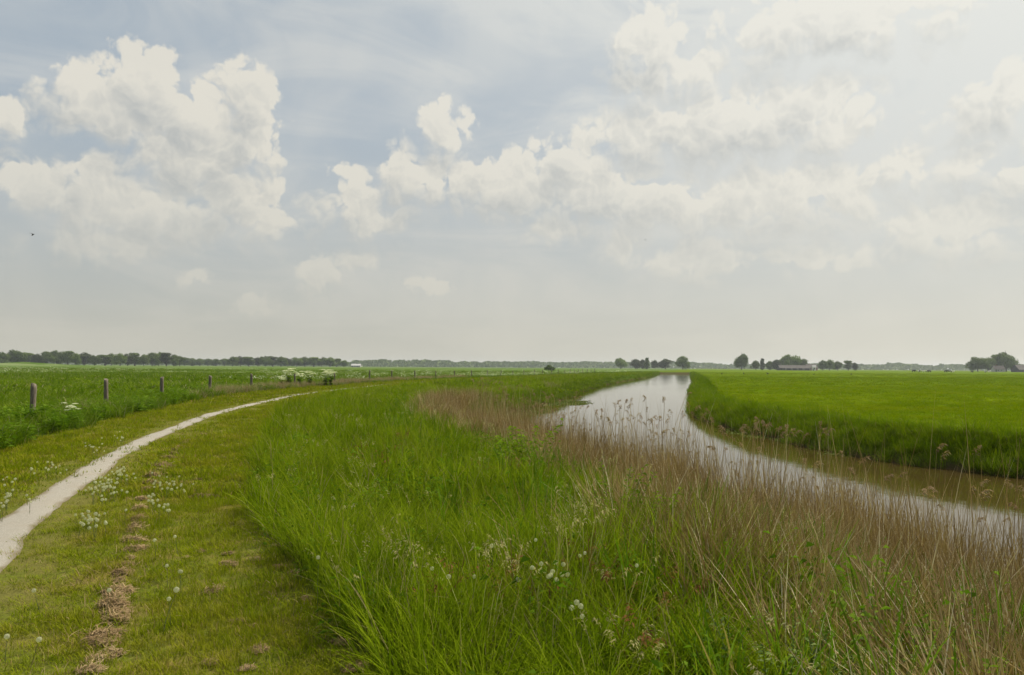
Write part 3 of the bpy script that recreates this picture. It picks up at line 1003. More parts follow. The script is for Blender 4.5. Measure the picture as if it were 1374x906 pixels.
for grp, lst in ((0, ROW), (1, LOOSE)):
    for i, (a, b_, w) in enumerate(lst):
        X, Y, z = ground_at(a, b_ + 4)
        o = link('hay_clump', hays[(i * 3 + grp) % 5])
        D = math.hypot(X, Y)
        s_ = w / FPX * D * .5 * ((1.1 if grp == 0 else 1.0) * RNG.uniform(.75, 1.3))
        o.location = (X, Y, z + .01)
        o.scale = (s_ * RNG.uniform(.75, 1.25), s_, s_ * (.8 if grp == 0 else .55) * RNG.uniform(.8, 1.2))
        o.rotation_euler = (0, 0, RNG.uniform(0, 6.28))
        if grp == 0:
            if b_ > 870: lab = 'brown clump of cut hay at the very front of the hay row' if i == 12 else 'large matted hay clump, second from the front of the row'
            elif b_ > 845: lab = 'pair forming piece of cut hay near the front end of the row'
            elif b_ > 760: lab = 'rounded brown tuft of cut hay in the near half of the row'
            elif b_ > 660: lab = 'flattened tan hay clump in the middle of the row by the dandelions'
            else: lab = 'small pale hay clump in the far half of the row near the path'
            tag(o, lab, 'hay', 'clumps of cut hay lying in a row')
        else:
            if a > 372: lab = 'brown scrap of cut hay against the edge of the tall grass'
            elif (a, b_) == (287, 789): lab = 'dark lone hay clump right of the tall dandelion clock'
            elif b_ > 820: lab = 'thin scrap of dried grass low on the mown verge between row and tall grass'
            else: lab = 'thin scrap of dried grass scattered on the mown verge beyond the dark lone clump'
            tag(o, lab, 'hay', 'scraps of hay loose on the verge')

# loose straw litter lying over the verge: nobody could count it
lit_v = [tuft('straw_litter', M['hay'], blades(14, .16, .10, .4, .004, 1.3, .8, 3, 700 + k)) for k in range(3)]
lb = Batch()
rp = sorted((lambda p: (p[1], p[0]))(ground_at(a, b_ + 4)) for a, b_, _ in ROW)
ROWY = [p[0] for p in rp]; ROWX = [p[1] for p in rp]
for (a, b_, d) in [(3, 9, 70), (9, 20, 22), (20, 45, 4)]:
    x, y = sample(a, b_, d, lambda x, y: in_mown(x, y) & (x > PATH(y) - 1.2), xlo=-16, xhi=3)
    rowx = np.interp(y, ROWY, ROWX)
    k = RNG.random(len(x)) < (.10 * sstep(.45, .6, fbm(x * 1.3, y * 1.3, 120)) + .8 * np.exp(-((x - rowx) / .15) ** 2) + .12 * np.exp(-((x - rowx) / .5) ** 2) + .28 * np.exp(-((x - TALL(y) + .12) / .22) ** 2))
    x, y = x[k], y[k]
    lb.add(x, y, [0, 1, 2], RNG.uniform(.5, 1.1, len(x)), .2, zoff=.025, hscale=np.full(len(x), .5))
lb.build('straw_litter', lit_v, 'loose dry straw strewn over the mown verge')


# ---- dandelion clocks: stem and seed head
def clock_mesh(seed, r=.018):
    g = np.random.default_rng(seed)
    V, F, vv = [], [], []
    for i in range(170):
        z = 1 - 2 * (i + .5) / 170; a = i * 2.39996
        d = Vector((math.sqrt(1 - z * z) * math.cos(a), math.sqrt(1 - z * z) * math.sin(a), z))
        u = d.orthogonal().normalized(); w = d.cross(u)
        rr = r * (.9 + .15 * g.random())
        b = len(V); val = g.random()
        # thin shaft
        V += [tuple(d * r * .16), tuple(d * rr + u * .0004), tuple(d * rr - u * .0004)]; F.append((b, b + 1, b + 2, b + 2)); vv += [val] * 3
        # parachute: three crossed slivers
        for q in range(3):
            t_ = (u * math.cos(q * 1.047) + w * math.sin(q * 1.047)); s_ = d.cross(t_)
            b = len(V)
            V += [tuple(d * rr * 1.03 + t_ * .0042), tuple(d * rr + s_ * .0004), tuple(d * rr * 1.03 - t_ * .0042), tuple(d * rr - s_ * .0006)]
            F.append((b, b + 1, b + 2, b + 3)); vv += [val] * 4
    F2 = [tuple(dict.fromkeys(f)) for f in F]
    me = bpy.data.meshes.new('seed_head'); me.from_pydata(V, [], F2); me.update(); me.materials.append(M['fluff'])
    for nm, vals in (('v', vv), ('h', [.5] * len(vv))):
        at = me.attributes.new(nm, 'FLOAT', 'POINT'); at.data.foreach_set('value', np.array(vals, np.float32))
    return me


def tube(pts, rad, ns=6):
    V, F = [], []
    for i, p in enumerate(pts):
        r = rad[i] if hasattr(rad, '__len__') else rad
        for k in range(ns):
            a = 6.2832 * k / ns
            V.append((p[0] + r * math.cos(a), p[1] + r * math.sin(a), p[2]))
    for i in range(len(pts) - 1):
        for k in range(ns):
            k2 = (k + 1) % ns
            F.append((i * ns + k, i * ns + k2, (i + 1) * ns + k2, (i + 1) * ns + k))
    return V, F


def dandelion(seed, h=.2):
    g = np.random.default_rng(seed)
    o = empty('dandelion_clock', (0, 0, 0))
    bend = g.normal() * .02
    pts = [(bend * (k / 5) ** 2, 0, h * k / 5 - .01) for k in range(6)]
    V, F = tube(pts, [.0028 - .0002 * k for k in range(6)])
    st = bpy.data.meshes.new('stem'); st.from_pydata(V, [], F); st.update(); st.materials.append(M['stem'])
    s_ = link('stem', st, o)
    hd = link('seed_head', clock_mesh(seed), o); hd.location = (bend, 0, h + .02)
    return o


DP = [dandelion(s, h) for s, h in ((1, .17), (2, .21), (3, .25))]
DUSED = [False] * 3


def put_clock(px, py, k, label, group, hz, s_=1.0):
    h = [.17, .21, .25][k] * hz + .02
    v = ray(px, py); z0 = 0
    for _ in range(8):
        t_ = (z0 + h - CAM_H) / v.z; p = v * t_; z0 = float(height(p.x, p.y))
    o = DP[k] if not DUSED[k] else copy_thing(DP[k])
    DUSED[k] = True
    o.location = (p.x, p.y, z0)
    o.rotation_euler = (RNG.normal(0, .1), RNG.normal(0, .1), RNG.uniform(0, 6.28))
    o.scale = (s_, s_, hz)
    for c_ in o.children:
        if c_.name.startswith('seed_head'): c_.scale = (1, 1, s_ / hz)
    tag(o, label, 'dandelion', group)


single = [(210, 723, 'dandelion clock above the pair in the middle of the mown verge', 1), (240, 719, 'small dandelion clock right of the hay row, uppermost of the loose ones', 1),
          (226, 758, 'lone dandelion clock on the verge halfway between hay row and hay scraps', 1), (244, 766, 'paired dandelion clocks close together on the mown verge', 1),
          (240, 767, 'paired dandelion clocks close together on the mown verge', 1),
          (220, 793, 'largest dandelion clock, on a tall reddish stem beside the hay row', 2), (230, 802, 'dandelion clock just right of the tall reddish stemmed one', 1),
          (143, 792, 'dandelion clock in front of a hay clump in the row', 1), (167, 684, 'round dandelion clock between the dense patch and the hay row', 1),
          (54, 790, 'faint dandelion clock in the green grass near the path', 0), (8, 854, 'white dandelion clock by the bottom left corner', 0),
          (44, 854, 'small half open dandelion clock near the bottom left corner', 0)]
for (a, b_, lab, k) in single:
    put_clock(a, b_, k, lab, 'dandelion clocks on the mown verge', .8 if k < 2 else 1.0, float(RNG.uniform(.68, .86)) if k < 2 else 1.0)
g = np.random.default_rng(5)
patch = []
for cx, cy, rx, ry, n in ((165, 634, 16, 9, 18), (140, 655, 22, 13, 36), (118, 695, 22, 11, 24), (150, 645, 26, 16, 16)):
    for _ in range(n): patch.append((cx + g.normal() * rx * .55, cy + g.normal() * ry * .55, 0))
for cx, cy, rx, ry, n in ((215, 645, 14, 9, 9), (233, 650, 15, 8, 14), (205, 668, 14, 8, 8), (222, 678, 8, 8, 6)):
    for _ in range(n): patch.append((cx + g.normal() * rx * .6, cy + g.normal() * ry * .6, 1))
for cx, cy, rx, ry, n in ((10, 665, 10, 18, 15), (18, 645, 10, 8, 4), (72, 625, 14, 7, 12), (40, 632, 12, 6, 3), (128, 600, 18, 6, 14), (160, 586, 14, 5, 8), (38, 672, 6, 10, 3)):
    for _ in range(n): patch.append((cx + g.normal() * rx * .6, cy + g.normal() * ry * .6, 2))
PL = [('white dandelion clock in the dense patch right beside the path', 'dense patch of dandelion clocks'),
      ('white dandelion clock in the patch around the far hay clumps', 'dandelion clocks around the hay row'),
      ('white dandelion clock on the strip between path and fence', 'dandelion clocks left of the path')]
for (a, b_, q) in patch:
    put_clock(max(a, 2), b_, int(g.integers(0, 3)), PL[q][0], PL[q][1], float(g.uniform(.4, .85)), float(g.uniform(.62, .98)))
tallc = [(665, 735, ''), (594, 776, ''), (682, 780, ''), (777, 808, ''), (798, 813, ''), (720, 763, 1), (715, 766, 1), (728, 768, 1), (739, 759, 1), (746, 776, 1), (733, 777, 1), (726, 762, 1), (761, 771, 1), (757, 755, 1), (763, 776, 1), (751, 784, 1), (782, 746, 2), (838, 762, 2), (718, 728, 2), (428, 750, 2), (605, 759, 2), (634, 772, 2), (777, 828, 2), (800, 742, 2), (775, 812, '')]
names = {'': 'white dandelion clock standing alone in the tall green grass', 1: 'white dandelion clock in the loose group amid the tall grass', 2: 'small dandelion clock half sunk in the tall green grass'}
for (a, b_, q) in tallc:
    put_clock(a, b_, 2, names[q], {'': 'lone clocks in tall grass', 1: 'group of clocks in tall grass', 2: 'sunken clocks in tall grass'}[q], 1.6, .82 if q != 2 else .7)


# ---- leafy plants in the near right corner and by the reeds
def leafy(seed, h, n_st, leaf, mat, spread, asp=.45, per=26, droop=.3, bloom=False):
    g = np.random.default_rng(seed)
    o = empty('leafy_plant', (0, 0, 0))
    V, F, cs, ds, bl = [], [], [], [], []
    for s_ in range(n_st):
        bx, by = g.normal() * spread * .4, g.normal() * spread * .4
        d = math.atan2(by, bx) + g.normal() * .5; ln = abs(g.normal()) * .14 + .05; H = h * (.7 + .45 * g.random())
        pts = []
        for k in range(7):
            f = k / 6
            pts.append((bx + math.cos(d) * H * f * f * ln * 2, by + math.sin(d) * H * f * f * ln * 2, H * f - .02))
        v_, f_ = tube(pts, [.004 * (1 - .6 * k / 6) for k in range(7)], 5)
        b = len(V); V += v_; F += [tuple(i + b for i in q) for q in f_]
        for q in range(per):
            f = .15 + .85 * q / per; i = min(5, int(f * 6)); r = f * 6 - i
            p = tuple(pts[i][c] * (1 - r) + pts[i + 1][c] * r for c in range(3))
            a = q * 2.4 + s_
            cs.append(p); ds.append((math.cos(a), math.sin(a), 1.1 - 1.2 * g.random()))
        bl.append(pts[-1])
    me = bpy.data.meshes.new('stem'); me.from_pydata(V, [], F); me.update(); me.materials.append(M['stem'])
    link('stem', me, o)
    a_, b_, c_, d_ = leaves(cs, ds, leaf, seed, asp, droop)
    link('foliage', new_mesh('foliage', a_, b_, mat, False, dict(v=c_, h=d_)), o)
    return o


def umbel_plant(seed, h=1.0, n=6):
    g = np.random.default_rng(seed)
    o = empty('cow_parsley', (0, 0, 0))
    V, F, cs, ds, uc, ud = [], [], [], [], [], []
    for s_ in range(n):
        d = g.random() * 6.283; ln = .1 + .25 * g.random(); H = h * (.75 + .35 * g.random())
        pts = [(math.cos(d) * H * (k / 5) ** 1.5 * ln, math.sin(d) * H * (k / 5) ** 1.5 * ln, H * k / 5 - .02) for k in range(6)]
        v_, f_ = tube(pts, [.006 * (1 - .6 * k / 5) for k in range(6)], 5)
        b = len(V); V += v_; F += [tuple(i + b for i in q) for q in f_]
        T = pts[-1]
        for q in range(16):
            f = q / 16; i = min(4, int(f * 5 * .8)); a = q * 2.4
            cs.append(pts[i]); ds.append((math.cos(a), math.sin(a), .3))
        for q in range(14):
            a = q * 2.4; r = .12 * math.sqrt(q / 14)
            c_ = (T[0] + r * math.cos(a), T[1] + r * math.sin(a), T[2] + .05 - r * r * 2)
            for w in range(7):
                aa = w * .9
                uc.append((c_[0] + .006 * math.cos(aa), c_[1] + .006 * math.sin(aa), c_[2])); ud.append((math.cos(aa), math.sin(aa), .15))
    me = bpy.data.meshes.new('stem'); me.from_pydata(V, [], F); me.update(); me.materials.append(M['stem'])
    link('stem', me, o)
    a_, b_, c_, d_ = leaves(cs, ds, .17, seed, .5, .3)
    link('foliage', new_mesh('foliage', a_, b_, M['herb'], False, dict(v=c_, h=d_)), o)
    a_, b_, c_, d_ = leaves(uc, ud, .034, seed, .9, 0)
    link('blossom', new_mesh('blossom', a_, b_, M['petal'], False, dict(v=c_, h=d_)), o)
    return o


def drop(o, X, Y, s_=1., rz=None, z=None):
    o.location = (X, Y, float(height(X, Y)) if z is None else z)
    o.scale = (s_, s_, s_)
    o.rotation_euler = (0, 0, RNG.uniform(0, 6.28) if rz is None else rz)


def top_at(px, py, h):
    """where a plant h metres tall stands when its top shows at px, py"""
    v = ray(px, py); z0 = 0
    for _ in range(10):
        t_ = (z0 + h - CAM_H) / v.z; p = v * t_; z0 = .5 * z0 + .5 * float(height(p.x, p.y))
    return p.x, p.y


def named(o, name, lab, cat, grp=None):
    o.name = name
    tag(o, lab, cat, grp)


for (px, py, h, sd, n, leaf, mat, asp, nm, lab, cat) in [
    (826, 642, .66, 11, 12, .055, 'bright', .4, 'leafy_plant', 'bushy bright green leafy plant in the middle of the brown reeds', 'plant'),
    (850, 662, .58, 12, 9, .05, 'bright', .4, 'leafy_plant', 'lower green leafy plant just right of the bushy one in the reeds', 'plant'),
    (707, 570, .8, 13, 14, .08, 'bright', .4, 'leafy_plant', 'upright leafy green plant at the left corner of the open water', 'plant'),
    (690, 600, .5, 14, 8, .06, 'herb', .4, 'leafy_plant', 'leafy green plant left of the reeds where the water begins', 'plant'),
    (600, 585, .38, 15, 9, .055, 'herb', .45, 'leafy_plant', 'broad patch of dark leafy plant before the far brown reeds', 'plant'),
    (1045, 838, .42, 16, 8, .036, 'paleherb', .4, 'willow_sapling', 'pale leaved sapling, leftmost of the pale ones at the bottom edge', 'sapling'),
    (1100, 848, .42, 17, 8, .036, 'paleherb', .4, 'willow_sapling', 'pale leaved sapling in the middle of the three at the bottom edge', 'sapling'),
    (1160, 862, .40, 18, 8, .034, 'paleherb', .4, 'willow_sapling', 'low pale leaved sapling nearest the bramble', 'sapling'),
    (1285, 830, .55, 19, 9, .036, 'herb', .55, 'bramble', 'dark green bramble with arching stems in the bottom right corner', 'bramble'),
    (1240, 850, .45, 20, 7, .034, 'herb', .55, 'bramble', 'small bramble between pale sapling and the corner bramble', 'bramble'),
    (975, 845, .36, 21, 6, .034, 'herb', .4, 'leafy_plant', 'low bright leafy plant left of the pale saplings', 'plant'),
    (1010, 870, .34, 22, 6, .034, 'herb', .4, 'leafy_plant', 'small leafy plant at the bottom edge before the pale saplings', 'plant'),
]:
    X, Y = top_at(px, py, h)
    o = leafy(sd, h * 1.05, n, leaf, M[mat], .30, asp, 34)
    named(o, nm, lab, cat)
    drop(o, X, Y, 1.0)

cp = [umbel_plant(31, 1.05, 15), umbel_plant(32, .95, 11)]
CPL = [(388, 495, 1.25, 0, 61, 'cow parsley in white bloom just left of the sixth fence post'), (402, 495, 1.2, 1, 62, 'cow parsley in white bloom just right of the sixth fence post'),
       (416, 498, 1.1, 0, 64, 'cow parsley between the two tall blooming clumps by the fence'), (438, 494, 1.35, 1, 66, 'tallest cow parsley clump, left of the seventh fence post'),
       (444, 496, 1.2, 0, 67, 'cow parsley pressed against the tallest clump on its right'), (379, 500, .9, 1, 60, 'low cow parsley at the left end of the white bloom by the fence'),
       (97, 553, .62, 1, 22.0, 'small white cow parsley in the grass between the first two posts')]
used = [0, 0]
for (px, py, s_, k, D, lab) in CPL:
    o = cp[k] if not used[k] else copy_thing(cp[k]); used[k] = 1
    X, _ = at_dist(px, D)
    named(o, 'cow_parsley', lab, 'cow parsley', 'cow parsley in bloom along the fence')
    drop(o, X, D, s_)
# small white bloom sprinkled over the far meadow: past counting
fl_v = [tuft('white_bloom', M['petal'], leaves([(g.normal() * .5, g.normal() * .5, .55 + .12 * g.normal()) for _ in range(26)], [(g.normal(), g.normal(), .4) for _ in range(26)], .09, 800 + k, .8, 0)) for k in range(2)]
fb = Batch()
x, y = sample(70, 260, .03, lambda x, y: (x < FENCE(y) + 1) & (fbm(x * .05, y * .05, 130) > .52))
fb.add(x, y, [0, 1], RNG.uniform(.6, 1.1, len(x)), .1)
x, y = sample(100, 300, .2, lambda x, y: (np.abs(x - FENCE(y)) < 2.5) & (fbm(x * .08, y * .05, 131) > .5))
fb.add(x, y, [0, 1], RNG.uniform(.6, 1.0, len(x)), .1)
fb.build('meadow_bloom', fl_v, 'specks of white bloom over the far meadow')


# ---- trees
def tree_mesh(seed, kind):
    """about 12 m tall; returns crown and trunk meshes"""
    g = np.random.default_rng(seed)
    lobes = []
    if kind == 'round':
        for i in range(22):
            a = g.random() * 6.283; r = 3.6 * math.sqrt(g.random()); z = 2.2 + 7.6 * g.random()
            r *= 1 - .45 * max(0, z - 6) / 4
            lobes.append((r * math.cos(a), r * math.sin(a), z, 1.5 + g.random() * 1.2))
        lobes.append((0, 0, 10, 1.9))
    elif kind == 'tall':
        for i in range(18):
            a = g.random() * 6.283; z = 2.4 + 8.6 * g.random(); r = 2.6 * math.sqrt(g.random()) * (1 - .45 * abs(z - 7.5) / 4)
            lobes.append((r * math.cos(a), r * math.sin(a), z, 1.1 + g.random() * 1.1))
    elif kind == 'narrow':
        for i in range(16):
            z = 1.5 + 10 * i / 15; r = .5 * g.random(); a = g.random() * 6.28
            lobes.append((r * math.cos(a), r * math.sin(a), z, 1.5 * (1 - .75 * abs(i / 15 - .3))))
    elif kind == 'wide':
        for i in range(30):
            a = g.random() * 6.283; r = 5.2 * math.sqrt(g.random()); z = 2.8 + g.random() * 6.4 * (1 - (r / 6.5) ** 2) + g.normal() * .5
            lobes.append((r * math.cos(a), r * math.sin(a) * .8, z, 1.4 + g.random() * 1.3))
    elif kind == 'bush':
        for i in range(14):
            a = g.random() * 6.283; r = 4.6 * math.sqrt(g.random()); z = 1.0 + g.random() * 3.6 * (1 - (r / 5.5) ** 2)
            lobes.append((r * math.cos(a), r * math.sin(a), z, 1.2 + g.random() * .9))
    cs, V, F, vv = [], [], [], []
    for (lx, ly, lz, lr) in lobes:
        n = int(95 * lr)
        for _ in range(n):
            d = Vector(g.normal(size=3)).normalized(); rr = lr * (.62 + .5 * g.random())
            c = Vector((lx, ly, lz)) + Vector((d.x * rr, d.y * rr, d.z * rr * .85))
            if c.z < .1: continue
            nn = (d + Vector(g.normal(size=3)) * .55).normalized()
            u = nn.orthogonal().normalized(); w = nn.cross(u)
            q = g.random() * 6.28; u, w = u * math.cos(q) + w * math.sin(q), w * math.cos(q) - u * math.sin(q)
            s_ = .22 + .30 * g.random(); b = len(V); val = g.random() * .6 + .2 * max(0, d.z) 
            V += [tuple(c - u * s_), tuple(c - w * s_ * .6), tuple(c + u * s_), tuple(c + w * s_ * .6)]
            F.append((b, b + 1, b + 2, b + 3)); vv += [g.random()] * 4
    crown = (V, np.array(F), vv)
    TV, TF = [], []

    def limb(p0, p1, r0, r1):
        p0, p1 = Vector(p0), Vector(p1)
        b = len(TV); d = (p1 - p0).normalized(); u = d.orthogonal().normalized(); w = d.cross(u)
        for j in range(4):
            f = j / 3; c = p0.lerp(p1, f) + (u * math.sin(f * 3.14) * .12 * r0 * 3)
            for k in range(7):
                a = k * 6.2832 / 7; r = r0 + (r1 - r0) * f
                TV.append(tuple(c + (u * math.cos(a) + w * math.sin(a)) * r))
        for j in range(3):
            for k in range(7):
                TF.append((b + j * 7 + k, b + j * 7 + (k + 1) % 7, b + (j + 1) * 7 + (k + 1) % 7, b + (j + 1) * 7 + k))
    if kind == 'bush':
        for i in range(4): limb((0, 0, -.2), (g.normal(), g.normal(), 2), .12, .04)
    else:
        limb((0, 0, -.3), (0, 0, 4.5), .38, .26); limb((0, 0, 4.4), (g.normal() * .3, g.normal() * .3, 9), .26, .08)
        for (lx, ly, lz, lr) in lobes[:9]: limb((0, 0, min(lz * .55, 5)), (lx, ly, lz), .15, .04)
    tr = bpy.data.meshes.new('trunk'); tr.from_pydata(TV, [], TF); tr.update(); tr.materials.append(M['bark'])
    return crown, tr


TREES = {}
for kind, seeds in (('round', (1, 2, 3)), ('tall', (4, 5, 6)), ('narrow', (7,)), ('wide', (8, 9)), ('bush', (10,))):
    for s_ in seeds:
        TREES.setdefault(kind, []).append(tree_mesh(s_, kind))
CRN = {}


def tree(px, top, base, D, kind, tone, label, group=None, wpx=None, var=0):
    """a tree whose crown tops out at the given height over its foot"""
    H = (base - top) / FPX * D
    crown, tr = TREES[kind][var % len(TREES[kind])]
    key = (kind, var % len(TREES[kind]), tone)
    if key not in CRN: CRN[key] = new_mesh('crown', crown[0], crown[1], M[tone], False, dict(v=crown[2], h=[.6] * len(crown[2])))
    top_z = max(v[2] for v in crown[0]); half = max(abs(v[0]) for v in crown[0])
    X, Y = at_dist(px, D)
    z = float(height(X, Y))
    o = empty('bush' if kind == 'bush' else 'tree', (X, Y, z), 0)
    sz = H / top_z
    sx = sz if wpx is None else wpx / FPX * D / 2 / half
    o.scale = (sx, sx, sz)
    o.rotation_euler = (0, 0, RNG.uniform(0, 6.28))
    link('crown', CRN[key], o)
    if kind != 'bush' or True: link('trunk', tr, o)
    tag(o, label, 'bush' if kind == 'bush' else 'tree', group)
    return o


def hz_y(px):  # where the foot of far trees shows
    return 488.6 + (px) / 1374 * 8.9 + 1.2


LT = [(2, 471.5, 18), (20, 468.5, 24), (38, 472.5, 18), (50, 474, 16), (62, 471, 20), (76, 469.5, 24), (91, 470.5, 18), (101, 473.5, 14), (113, 472.5, 22), (127, 476, 16), (141, 475.5, 18),
      (149, 473.5, 14), (161, 473, 18), (171, 474, 16), (181, 472.5, 18), (193, 474.5, 16), (204, 472.5, 18), (213, 471.5, 16), (223, 472.5, 18), (233, 475, 16), (241, 477, 14), (-14, 470, 22), (-34, 472, 22), (-55, 471, 24),
      (-80, 473, 24)]
for i, (a, tp, w) in enumerate(LT):
    kd = ['round', 'wide', 'tall', 'round'][i % 4]; tn = ['crown', 'crown', 'crown_light', 'crown_dark', 'crown'][i % 5]
    if i == 1: lab = 'broad domed tree, highest crown of the treeline at the far left'
    elif a < 45: lab = 'full green tree in the treeline at the far left of the horizon'
    elif a < 120: lab = 'open crowned tree showing bare trunks in the left treeline'
    elif a < 150: lab = 'lower tree at the gap in the left treeline'
    else: lab = 'green tree in the even middle stretch of the left treeline'
    tree(a, tp, hz_y(a), 880 + (i % 3) * 18, kd, tn, lab, 'trees of the long treeline at the left', w * 1.25, i)
for i, (a, tp, w) in enumerate([(248, 479, 14), (258, 480.5, 14), (268, 481, 14), (279, 481, 14), (290, 481.5, 14), (301, 481, 14)]):
    tree(a, tp, hz_y(a), 1180 + (i % 2) * 20, 'round', 'crown', 'low distant tree in the thin stretch between two treeline blocks', 'low trees linking the blocks', w * 1.3, i)
for i, (a, tp, w) in enumerate([(312, 478, 16), (323, 477, 18), (334, 477.2, 18), (346, 479, 14), (356, 477, 18), (366, 476.5, 18), (377, 478, 18), (386, 479.5, 12)]):
    tree(a, tp + (i % 3) * .6, hz_y(a), 1020 + (i % 2) * 16, ['round', 'wide', 'tall'][i % 3], ['crown', 'crown_dark'][i % 2], 'tree in the dense dark block behind the cow parsley', 'dense block of trees behind the cow parsley', w * 1.25, i)
for i, (a, tp, w) in enumerate([(398, 479, 18), (409, 478, 18), (421, 478, 18), (432, 479, 16), (443, 478.5, 16), (452, 479.8, 14), (461, 483, 12)]):
    tree(a, tp + (i % 3) * .6, hz_y(a), 1080 + (i % 2) * 16, ['wide', 'round', 'tall'][i % 3], ['crown_light', 'crown'][i % 2], 'tree in the rounded block ending left of the white roof', 'rounded block of trees by the white roof', w * 1.25, i + 1)
for a, tp, w, D, kd, tone, lab in [
    (833, 480, 19, 1000, 'wide', 'crown_light', 'pale flat topped tree on bare trunks left of the canal end'),
    (853, 481.5, 16, 960, 'round', 'crown_dark', 'dark low tree right beside the pale flat topped one'),
    (862, 482, 12, 970, 'round', 'crown_dark', 'dark small tree touching the pointed narrow tree'),
    (868, 479.5, 9, 940, 'narrow', 'crown', 'pointed narrow tree amid the dark trees left of the canal end'),
    (879, 482.5, 12, 980, 'round', 'crown_dark', 'dark tree just right of the pointed narrow tree'),
    (893, 481, 20, 960, 'round', 'crown_dark', 'wide dark tree between the narrow tree and the round green one'),
    (916, 477.2, 20, 900, 'round', 'crown_light', 'compact round bright green tree right above the canal end'),
    (995, 474, 24, 850, 'wide', 'crown', 'tall ragged tree, first one right of the canal on the horizon'),
    (1014, 483, 14, 860, 'round', 'crown', 'low tree tucked right of the tall ragged tree'),
    (1023, 480.5, 8, 870, 'narrow', 'crown_dark', 'small pointed dark conifer right of the tall ragged tree'),
    (1033, 484, 14, 900, 'round', 'crown', 'low greyish tree between conifer and farm'),
    (1042, 482, 14, 880, 'round', 'crown_dark', 'dark tree at the left end of the long farm shed'),
    (1060, 475, 30, 905, 'wide', 'crown_light', 'big domed tree rising behind the long farm shed'),
    (1078, 481, 18, 910, 'round', 'crown', 'tree behind the right end of the long farm shed'),
    (1104, 482.5, 16, 860, 'round', 'crown', 'green tree just right of the farm with the bright gable'),
    (1113, 481.5, 14, 865, 'round', 'crown_light', 'fuller light green tree, second right of the farm'),
    (1124, 484, 14, 870, 'round', 'crown', 'low green tree, third right of the farm'),
    (1138, 483, 12, 880, 'tall', 'crown', 'slim tree, fourth right of the farm'),
    (1147, 486, 9, 870, 'round', 'crown_dark', 'smallest dark tree at the right end of the farm row'),
    (1312, 477.5, 28, 780, 'wide', 'crown', 'wide tree at the left of the big pair near the right edge'),
    (1326, 478.5, 22, 800, 'round', 'crown_light', 'tree filling the middle of the big group near the right edge'),
    (1350, 471.5, 32, 800, 'wide', 'crown', 'highest tree on the right horizon, behind the grey cottage'),
    (1338, 475, 20, 810, 'tall', 'crown_light', 'upright tree left of the highest one at the right edge'),
    (1395, 476, 30, 820, 'round', 'crown', 'tree beyond the grey barn at the right edge'),
]:
    tree(a, tp, hz_y(a), D, kd, tone, lab, None, w * 1.15, int(a) % 3)
tree(737, 486, 494.2, 400, 'bush', 'crown', 'lone dark green bush standing in the meadow by the far posts', None, 18)


# far wood along the whole horizon: one mass
def far_wood():
    g = np.random.default_rng(77)
    V, F, vv = [], [], []
    n = 34000
    ang = g.uniform(-1.15, 1.15, n); D = 2050 + 260 * g.random(n) + 120 * np.sin(ang * 9)
    hmax = 13.0 + 9 * (fbm(ang * 14, ang * 0, 141) - .3) + 5 * (fbm(ang * 90, ang * 0, 142) - .5) - 4 * sstep(.75, 1, fbm(ang * 30, ang * 0, 143) * 1.5)
    # lower on the far left, where only a thin line shows
    z = hmax * g.random(n) ** .75
    X = np.tan(ang * .9) * D; Y = D
    u = ang
    for i in range(n):
        s_ = 2.2 + 2.4 * g.random(); b = len(V)
        nn = Vector((g.normal() * .5, -1 + g.normal() * .4, .5 + g.normal() * .4)).normalized(); a = nn.orthogonal().normalized(); w = nn.cross(a)
        c = Vector((X[i], Y[i], z[i]))
        V += [tuple(c - a * s_), tuple(c - w * s_ * .8), tuple(c + a * s_), tuple(c + w * s_ * .8)]
        F.append((b, b + 1, b + 2, b + 3)); vv += [g.random()] * 4
    return new_mesh('distant_wood', V, np.array(F), M['crown'], False, dict(v=vv, h=[.6] * len(vv)))


tag(link('distant_wood', far_wood()), 'hazy blue green wood along the whole horizon', kind='stuff')


